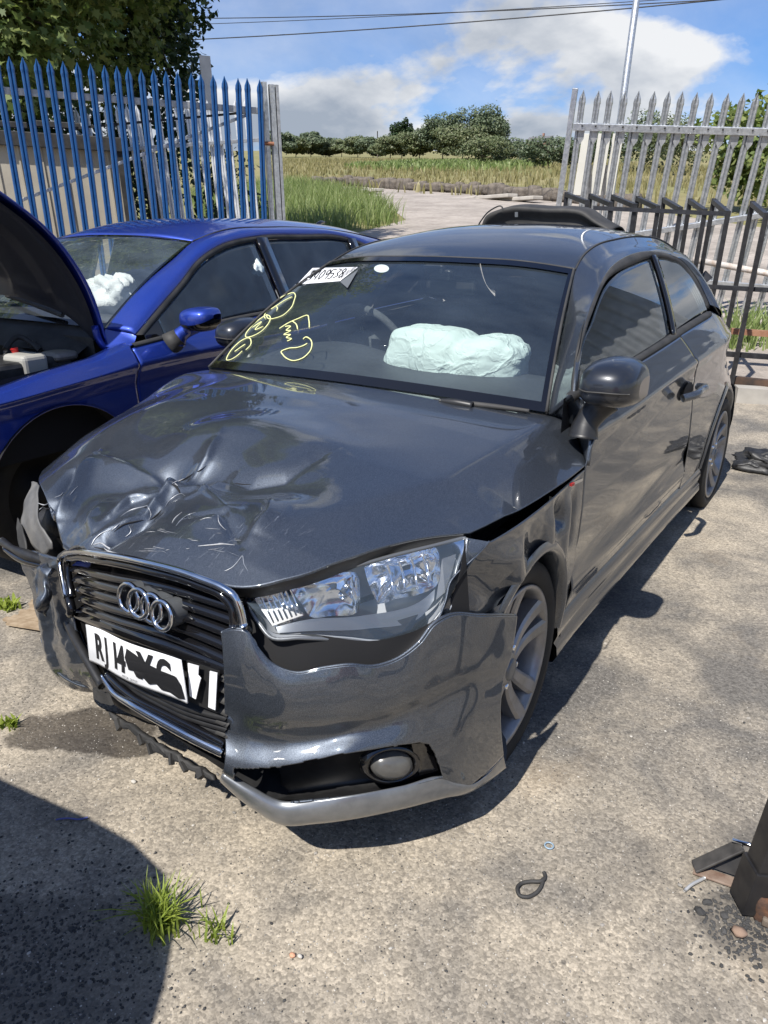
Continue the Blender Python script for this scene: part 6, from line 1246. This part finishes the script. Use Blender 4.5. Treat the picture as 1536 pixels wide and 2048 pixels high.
# right hand galvanised gate, leaning
A = PD(1176, 181, 8.35); B = PD(1525, 186, 7.85); ur = PD(1151, 178, 8.35)-PD(1117, 415, 8.35+.72); ur /= np.linalg.norm(ur)
sp = (B-A)/12
root, d, nn, u, O = palisade('palisade_gate', 'bare galvanised palisade gate leaning open on the right', A, B+sp*5, 18, 2.40, M['galv'], M['galv'], 0, [(2.04, .075)], 1, ur)
beam('end_post', PD(1151, 176, 8.38)-O, PD(1151, 176, 8.38)-ur*2.6-O, .06, .06, M['galv'], root, up=-nn, bv=.004)
L = np.linalg.norm(B+sp*5-A)
beam('rail', A-u*2.0+nn*-.03-O, B+sp*5-u*2.0+nn*-.03-O, .045, .075, M['galvdull'], root, up=u); beam('diagonal_brace', A-u*1.55+d*.55-nn*.035-O, A-u*.95+d*3.2-nn*.035-O, .045, .06, M['galv'], root, up=u, bv=.004)
for k in range(18):
    c = A+sp*k-u*.345-nn*.055-O; mk('bolt', box_v(c, (.016, .012, .016), np.stack([d, nn, u], 1)), BOXF, M['black'], root)
    P_ = [c+d*-.034+u*-.055+nn*.04, c+d*.034+u*-.055+nn*.04, c+d*.034+u*-.14+nn*.04, c+u*-.20+nn*.04, c+d*-.034+u*-.14+nn*.04]; poly('bracket', P_, M['galvdull'], root, .006)
# white sign boards seen between its pales
sb = tag(empty('sign_boards', tuple(PD(1200, 330, 9.6)-GUP*.5)), 'plain white board standing behind the left end of the grey gate', 'board'); Rr = np.stack([d, nn, GUP], 1)
for k, (px, w) in enumerate(((1168, .155), (1199, .155), (1226, .13))): mk('panel', box_v(PD(px, 330, 9.6)-(PD(1200, 330, 9.6)-GUP*.5), (w, .02, .72), np.stack([d, nn, u], 1)), BOXF, noisy('cream white panel', (.80, .78, .70), (.74, .72, .64), 4, .6), sb, False)
for px in (1182, 1212): tube('leg', [PD(px, 330, 9.62)-(PD(1200, 330, 9.6)-GUP*.5), PD(px, 330, 9.62)-GUP*1.25-(PD(1200, 330, 9.6)-GUP*.5)], .02, M['galvdull'], sb, 8)
# white tube rail and low kerb behind the rack
a, b = PD(1385, 519, 7.3), PD(1640, 566, 6.9); tag(tube('tube_rail', [a, b], .03, noisy('chipped white tube', (.62, .60, .56), (.42, .33, .26), 14, .6), None, 10), 'chipped white tube lying across behind the black rack', 'rail')
# ---- black steel rack of hooped frames
RZ = 6.75; rk = tag(empty('steel_rack', tuple(ghit(1330, 690))), 'black square-tube steel rack of repeated hooped frames before the grey gate', 'rack'); O = np.array(rk.location)
blk = noisy('black painted steel', (.014, .014, .016), (.03, .03, .032), 25, .4)
tops = [(1133, 389, 1175, 405), (1181, 392, 1222, 409), (1226, 394, 1270, 412), (1275, 397, 1316, 416), (1328, 400, 1361, 419), (1380, 402, 1410, 423), (1427, 402, 1456, 427), (1504, 407, 1532, 431)]
for k, (x1, y1, x2, y2) in enumerate(tops):
    z1 = RZ-.10*k-(.1 if k == 7 else 0); P1, P2 = PD(x1, y1, z1), PD(x2, y2, z1-.45); fr = empty('hoop_frame'); fr.parent = rk
    for (P, nm) in ((P1, 'post'), (P2, 'post')):
        h = (P[2]-terr0(P[0], P[1]))/GUP[2]; beam(nm, P-O+GUP*.02, P-GUP*h*.99-O, .035, .035, blk, fr, up=nn)
    beam('top_bar', P1-O, P2-O, .035, .035, blk, fr)
n_rk = np.cross(PD(1456, 427, RZ-1.05)-PD(1175, 405, RZ-.45), GUP); n_rk /= np.linalg.norm(n_rk); RP = lambda px, py: PN(px, py, PD(1175, 405, RZ-.45), n_rk)-O
beam('cross_bar', RP(1188, 416), RP(1457, 428), .032, .032, blk, rk)
beam('cross_bar', RP(1180, 560), RP(1570, 582), .034, .034, blk, rk); beam('cross_bar', RP(1200, 690), RP(1570, 716), .04, .04, blk, rk); beam('base_beam', RP(1300, 742), RP(1600, 776), .07, .07, noisy('rusty black beam', (.02, .018, .016), (.09, .05, .03), 9, .7), rk)
poly('junk_plate', np.array([PD(1395, 560, 6.2), PD(1410, 542, 6.2), PD(1424, 556, 6.2), PD(1405, 572, 6.2)])-O, blk, rk, .03)
a, b = PD(1462, 662, 6.75), PD(1600, 672, 6.6); tag(mk('rusty_channel', beam_v(a, b, .08, .05), BOXF, noisy('rusty steel channel', (.22, .10, .055), (.32, .17, .10), 14, .85), None, False), 'rust red steel channel lying under the grey gate', 'steel bar')
# kerb under the gate
kb0, kb1 = ghit(1468, 800), ghit(1700, 815); tag(mk('concrete_kerb', beam_v(kb0+[0, 0, .05], kb1+[0, 0, .05], .16, .12), BOXF, noisy('dirty concrete', (.30, .28, .25), (.40, .375, .33), 6, .9), None, False), 'pale concrete kerb at the foot of the black rack', 'kerb')
tag(grass('gate_weeds', np.array([ghit(1480+random.uniform(-40, 90), 690+random.uniform(-30, 12))[:2] for _ in range(90)]), .12, .40, .010, None, 19, .3, M['verge']), 'green weeds growing under the grey gate', 'weeds', kind='stuff')

# ================================================================== things on the yard
# steel stand foot at the right edge
st = empty('steel_stand', tuple(ghit(1510, 1800))); tag(st, 'black steel stand post with splayed foot at the lower right edge', 'steel stand'); O = np.array(st.location)
bst = noisy('black steel with rust', (.016, .016, .018), (.035, .033, .032), 14, .42, .3, rr=(.3, .6)); rust = noisy('heavy rust', (.13, .06, .03), (.05, .03, .022), 40, .9, bump=.5, bscale=120, bdist=.004)
pb = ghit(1500, 1812); pt_ = pb+np.array([.045, .0, .75]); fdir = AXF*[1, 1, 0]; fdir /= np.linalg.norm(fdir); sd = np.array([AXR[0], AXR[1], 0]); sd /= np.linalg.norm(sd)
beam('post', pb-O, pb+np.array([0, 0, .9])+sd*.10-O, .056, .056, bst, st, up=fdir, bv=.004); beam('collar', pb+np.array([0, 0, .005])-O, pb+np.array([0, 0, .115])+sd*.012-O, .066, .066, bst, st, up=fdir, bv=.003)
f0 = ghit(1386, 1742); f1 = PZ(1484, 1690, .085); f2 = ghit(1482, 1775)
def plate3(name, P, mat, t): return poly(name, [np.array(p)-O for p in P], mat, st, t)
beam('foot_top', f0+[0, 0, .012]-O, f1-O, .036, .006, noisy('worn grey black steel', (.05, .048, .046), (.09, .085, .08), 30, .5, .3), st, bv=.002); beam('foot_base', f0+[0, 0, .006]-O, f2+[0, 0, .006]-O, .030, .006, noisy('rust stained steel', (.14, .085, .06), (.24, .18, .14), 35, .8), st, bv=.002); tube('weld', [f1+[-.02, 0, .004]-O, f1+[.0, .0, .006]-O, f1+[.015, .01, .0]-O], .005, M['chrome'], st, 6); plate3('gusset', [f0+[0, .02, .01], f1+[0, .02, -.004], f2+[0, .02, .01]], bst, .006)
r0 = ghit(1525, 1835); o = blob_mesh('rust_scab', tuple(r0+np.array([.0, .0, .02])-O), (.020, .016, .032), 71, rust, st, n=24, wr=.2); box('flange', r0+np.array([.035, .0, .010])-O, (.07, .05, .02), noisy('muddy steel', (.10, .075, .055), (.16, .13, .10), 30, .8), st, b=.004)
# loop of black rubber cord
lp_ = [(1036, 1790), (1032, 1778), (1044, 1768), (1064, 1765), (1084, 1764), (1090, 1752), (1086, 1748)]
lp2 = [(1086, 1760), (1082, 1775), (1070, 1790), (1052, 1797), (1038, 1793), (1034, 1783), (1042, 1770), (1060, 1766), (1082, 1765), (1090, 1756), (1087, 1747)]
cord = tube('rubber_loop', [np.array(ghit(*q))+[0, 0, .0045] for q in lp2], .0042, M['matt'], None, 8, samples=60); tag(cord, 'small loop of black rubber cord lying on the tarmac', 'cord loop')
q = np.linspace(0, 2*math.pi, 25)[:-1]; c = ghit(1098, 1693); tag(tube('plastic_ring', np.stack([c[0]+.010*np.cos(q), c[1]+.010*np.sin(q), c[2]+.003+0*q], 1), .002, pmat('pale blue plastic', (.25, .34, .42), .4), None, 6, closed=True), 'tiny pale blue plastic ring on the tarmac', 'ring')
wr = [np.array(ghit(*q))+[0, 0, .006] for q in ((1368, 1786), (1380, 1775), (1396, 1766), (1408, 1760))]; tag(tube('wire_offcut', wr, .004, pmat('grey wire', (.55, .55, .54), .4, .5), None, 6, samples=14), 'short bent grey wire beside the steel stand foot', 'wire')
tag(tube('blue_thread', [np.array(ghit(*q))+[0, 0, .004] for q in ((112, 1642), (135, 1639), (160, 1641), (176, 1637))], .0022, pmat('blue cord', (.10, .12, .35), .7), None, 5, samples=16), 'thin blue cord scrap on the ground at the left', 'cord')
# grass tufts in the tarmac
def tuft(name, px, py, n, hmin, hmax, spread, seed, label, wid=.0022):
    c = ghit(px, py); r = np.random.default_rng(seed); V = []; F = []
    for _ in range(n):
        a = r.uniform(0, 6.28); h = r.uniform(hmin, hmax); ln = abs(r.normal(.5, .35))*h; bx, by = c[0]+r.normal(0, spread), c[1]+r.normal(0, spread*.7); ca, sa = math.cos(a), math.sin(a); w = wid*r.uniform(.6, 1.3); i = len(V)
        for f, ww in ((0, 1), (.4, 1), (.75, .7), (1., .05)): V += [(bx+ca*ln*f*f+sa*w*ww, by+sa*ln*f*f-ca*w*ww, h*f*(1-.25*f*ln/h)), (bx+ca*ln*f*f-sa*w*ww, by+sa*ln*f*f+ca*w*ww, h*f*(1-.25*f*ln/h))]
        for k in range(3): F.append((i+2*k, i+2*k+1, i+2*k+3, i+2*k+2))
    return tag(mk(name, V, F, M['tuft'], None, False), label, 'grass')
tuft('grass_tuft', 318, 1850, 190, .03, .11, .020, 4, 'bright tuft of grass growing through the tarmac at the shadow edge'); tuft('grass_sprig', 425, 1865, 40, .02, .05, .022, 9, 'thin sprig of grass right of the bright tuft')
tuft('weed_sprig', 18, 1452, 46, .01, .035, .014, 12, 'small green weed at the left edge of the tarmac', .004); tuft('weed_clump', 8, 1215, 60, .02, .05, .03, 14, 'patch of green weed beside the splintered board', .006)
# splintered board
bA, bB = ghit(8, 1250), ghit(72, 1262); brd = empty('splintered_board', tuple(bA)); tag(brd, 'splintered plywood board on the ground left of the torn bumper', 'board'); O = bA; dd = (bB-bA)/np.linalg.norm(bB-bA); pd_ = np.array([-dd[1], dd[0], 0]); wdm = noisy('weathered ply', (.26, .19, .12), (.36, .28, .19), 40, .85)
for k in range(9): beam('strip', pd_*k*.022+dd*random.uniform(-.03, .03)+[0, 0, .012], dd*(.26+random.uniform(-.05, .04))+pd_*k*.022+[0, 0, .012+random.uniform(0, .008)], .020, .010, wdm, brd)
# black car part at the right edge
cp_ = empty('engine_part', tuple(ghit(1520, 940))); tag(cp_, 'black cast car part lying on the tarmac at the right edge', 'car part'); e1 = AXR*[1, 1, 0]; e1 /= np.linalg.norm(e1)
blob_mesh('casting', tuple(e1*.06+[0, 0, .05]), (.17, .11, .055), 81, M['engine'], cp_, n=44, wr=.28); blob_mesh('bracket', tuple(e1*-.06+[0, 0, .03]), (.07, .05, .025), 83, M['engine'], cp_, n=30, wr=.3); tube('pipe', [e1*-.10+[0, 0, .03], e1*.02+[0, 0, .10], e1*.20+[0, .05, .08]], .012, M['matt'], cp_, 8, samples=16)
# loose stones
def stone_mesh(seed):
    b = bmesh.new(); bmesh.ops.create_icosphere(b, subdivisions=1, radius=1); r = np.random.default_rng(seed)
    for v in b.verts: v.co = Vector(np.array(v.co)*r.uniform(.7, 1.15, 3))
    me = bpy.data.meshes.new('pebble'); b.to_mesh(me); b.free(); return me
prot = [stone_mesh(k) for k in range(4)]; pv = []
for me in prot:
    co = np.empty(len(me.vertices)*3); me.vertices.foreach_get('co', co); pv.append((co.reshape(-1, 3), [tuple(p.vertices) for p in me.polygons]))
def gravel(name, n, region, smin, smax, mat, seed):
    r = np.random.default_rng(seed); mb = MB(); P = region(r, n)
    for k, (x, y) in enumerate(P):
        V, F = pv[k % 4]; s = r.uniform(smin, smax)*(1+1.2*(r.uniform() > .985)); a = r.uniform(0, 6.28); c_, s_ = math.cos(a), math.sin(a); W = V*s*[1, .8, .6]; W = np.stack([W[:, 0]*c_-W[:, 1]*s_, W[:, 0]*s_+W[:, 1]*c_, W[:, 2]], 1)+[x, y, float(terr0(x, y))+s*.15]; mb.add(W, F)
    return mb.build(name, mat, None, False)
def reg_box(x0, x1, y0, y1): return lambda r, n: np.stack([r.uniform(x0, x1, n), r.uniform(y0, y1, n)], 1)
gm1 = noisy('grey grit', (.16, .15, .135), (.30, .28, .25), 9, .9, which='Object'); gm2 = noisy('pale grit', (.40, .38, .34), (.50, .47, .42), 9, .9); gm3 = noisy('black grit', (.03, .03, .03), (.07, .068, .065), 9, .85)
near = reg_box(-.6, 2.0, -1.25, .6)
tag(gravel('grey_grit', 5200, near, .001, .0032, gm1, 1), 'loose grey grit strewn over the tarmac', 'grit', kind='stuff'); tag(gravel('pale_grit', 4200, near, .0008, .0026, gm2, 2), 'pale stone chips strewn over the tarmac', 'grit', kind='stuff'); tag(gravel('black_grit', 4200, near, .0008, .0028, gm3, 3), 'black tar crumbs strewn over the tarmac', 'grit', kind='stuff')
kc = ghit(60, 1960); tag(gravel('black_crumbs', 1700, lambda r, n: np.stack([r.normal(kc[0], .16, n), r.normal(kc[1], .13, n)], 1), .0015, .005, gm3, 7), 'heap of black tar crumbs in the shadow at lower left', 'grit', kind='stuff')
kc2 = ghit(1500, 1850); tag(gravel('black_crumbs', 500, lambda r, n: np.stack([r.normal(kc2[0], .05, n), r.normal(kc2[1], .05, n)], 1), .002, .007, gm3, 8), 'black tar crumbs around the steel stand at lower right', 'grit', kind='stuff')
for k, (px, py, s, lb_) in enumerate([(585, 1912, .008, 'orange stone chip on the tarmac below the car, left of the pair'), (600, 1914, .007, 'pale chip touching the orange stone chip'), (268, 1565, .010, 'round pale pebble left of the lower grille'), (1360, 1772, .007, 'pebble beside the bent grey wire'), (1478, 1868, .018, 'brown stone below the steel stand')]):
    c = ghit(px, py); o = link('pebble', prot[k % 4].copy(), [noisy('orange chip', (.50, .22, .12), (.6, .36, .24), 60, .8), gm2, gm2, gm1, noisy('brown stone', (.20, .13, .09), (.28, .2, .15), 30, .9)][k], None, True); o.location = c+np.array([0, 0, s*.3]); o.scale = (s, s*.8, s*.6); tag(o, lb_, 'stone')
# ---- van behind the photographer's left shoulder: out of frame, its front end shades the lower left
van = tag(empty('parked_van', (-.30, -3.45, 0)), 'white van parked just outside the picture, casting the shadow at lower left', 'van')
vp = pmat('white van paint', (.62, .63, .64), .35, 0, .6); yf = 1.86
def vrow(z, w, y): return [(-w, -1.6, z), (-w, y-.25, z), (-w*.8, y, z), (0, y+.02, z), (w*.8, y, z), (w, y-.25, z), (w, -1.6, z)]
o = gridmesh('body', loft([vrow(.25, .93, yf), vrow(.6, .96, yf+.03), vrow(.95, .95, yf-.02), vrow(1.12, .93, yf-.18)], 60, 24), vp, van); solid(o, .01)
gridmesh('bonnet', loft([vrow(1.12, .93, yf-.18)[1:6], [(-.9, .8, 1.26), (-.8, .85, 1.27), (0, .9, 1.29), (.8, .85, 1.27), (.9, .8, 1.26)]], 30, 10), vp, van)
gridmesh('windscreen', loft([[(-.9, .8, 1.26), (0, .92, 1.29), (.9, .8, 1.26)], [(-.8, .1, 1.9), (0, .2, 1.95), (.8, .1, 1.9)]], 20, 10), M['gloss'], van); gridmesh('roof', np.array([[(-.8, .1, 1.9), (.8, .1, 1.9)], [(-.85, -1.6, 2.0), (.85, -1.6, 2.0)]]), vp, van)
for sgn in (-1, 1):
    gridmesh('side', np.array([[(.93*sgn, .8, 1.12), (.93*sgn, -1.6, 1.12)], [(.8*sgn, .1, 1.9), (.85*sgn, -1.6, 2.0)]]), vp, van)
    V, F = lathe_v([(.2, -.1), (.3, -.1), (.33, -.06), (.33, .08), (.3, .1), (.2, .09), (0, .09)], 32); mk('wheel', np.array(V)*[sgn, 1, 1]+[.82*sgn, 1.0, .33], F, M['rubber'], van)
# ---- out of frame to the right: unseen corrugated shed and red van, added to reflect in door and glass
sh = tag(empty('reflection_shed', (5.4, 9.6, .3), -math.pi/2+.12), 'grey corrugated steel shed added out of frame to the right for reflections', 'shed'); xsw = np.linspace(-3.2, 3.4, 160); cor = noisy('corrugated steel', (.30, .32, .33), (.40, .42, .43), 5, .5, .4)
gridmesh('wall', np.stack([np.stack([.03*np.sign(np.sin(xsw*26))*np.abs(np.sin(xsw*26))**.5, xsw, np.full_like(xsw, z)], 1) for z in (-.4, 3.1)], 1), cor, sh); box('roof_edge', (.3, .1, 3.16), (1.0, 6.8, .10), M['matt'], sh); box('doorway', (-.05, -1.2, 1.1), (.03, 1.9, 2.2), M['dark'], sh); box('frame', (-.05, 1.6, 1.4), (.05, 1.4, .9), M['white'], sh); box('pane', (-.08, 1.6, 1.4), (.02, 1.2, .75), M['gloss'], sh)
def copy_tree(o, parent=None):
    c = o.copy(); COL.objects.link(c); c.parent = parent
    for ch in list(o.children): copy_tree(ch, c)
    return c
rv = copy_tree(van); rv.name = 'parked_van.001'; rv.location = (4.6, -4.6, 0); rv.rotation_euler = (0, 0, .5); rv['label'] = 'red van added out of frame behind the photographer for reflections'
redp = pmat('red van paint', (.42, .012, .015), .3, 0, .8)
for ch in rv.children:
    if ch.data.materials[0] == vp: ch.data = ch.data.copy(); ch.data.materials[0] = redp
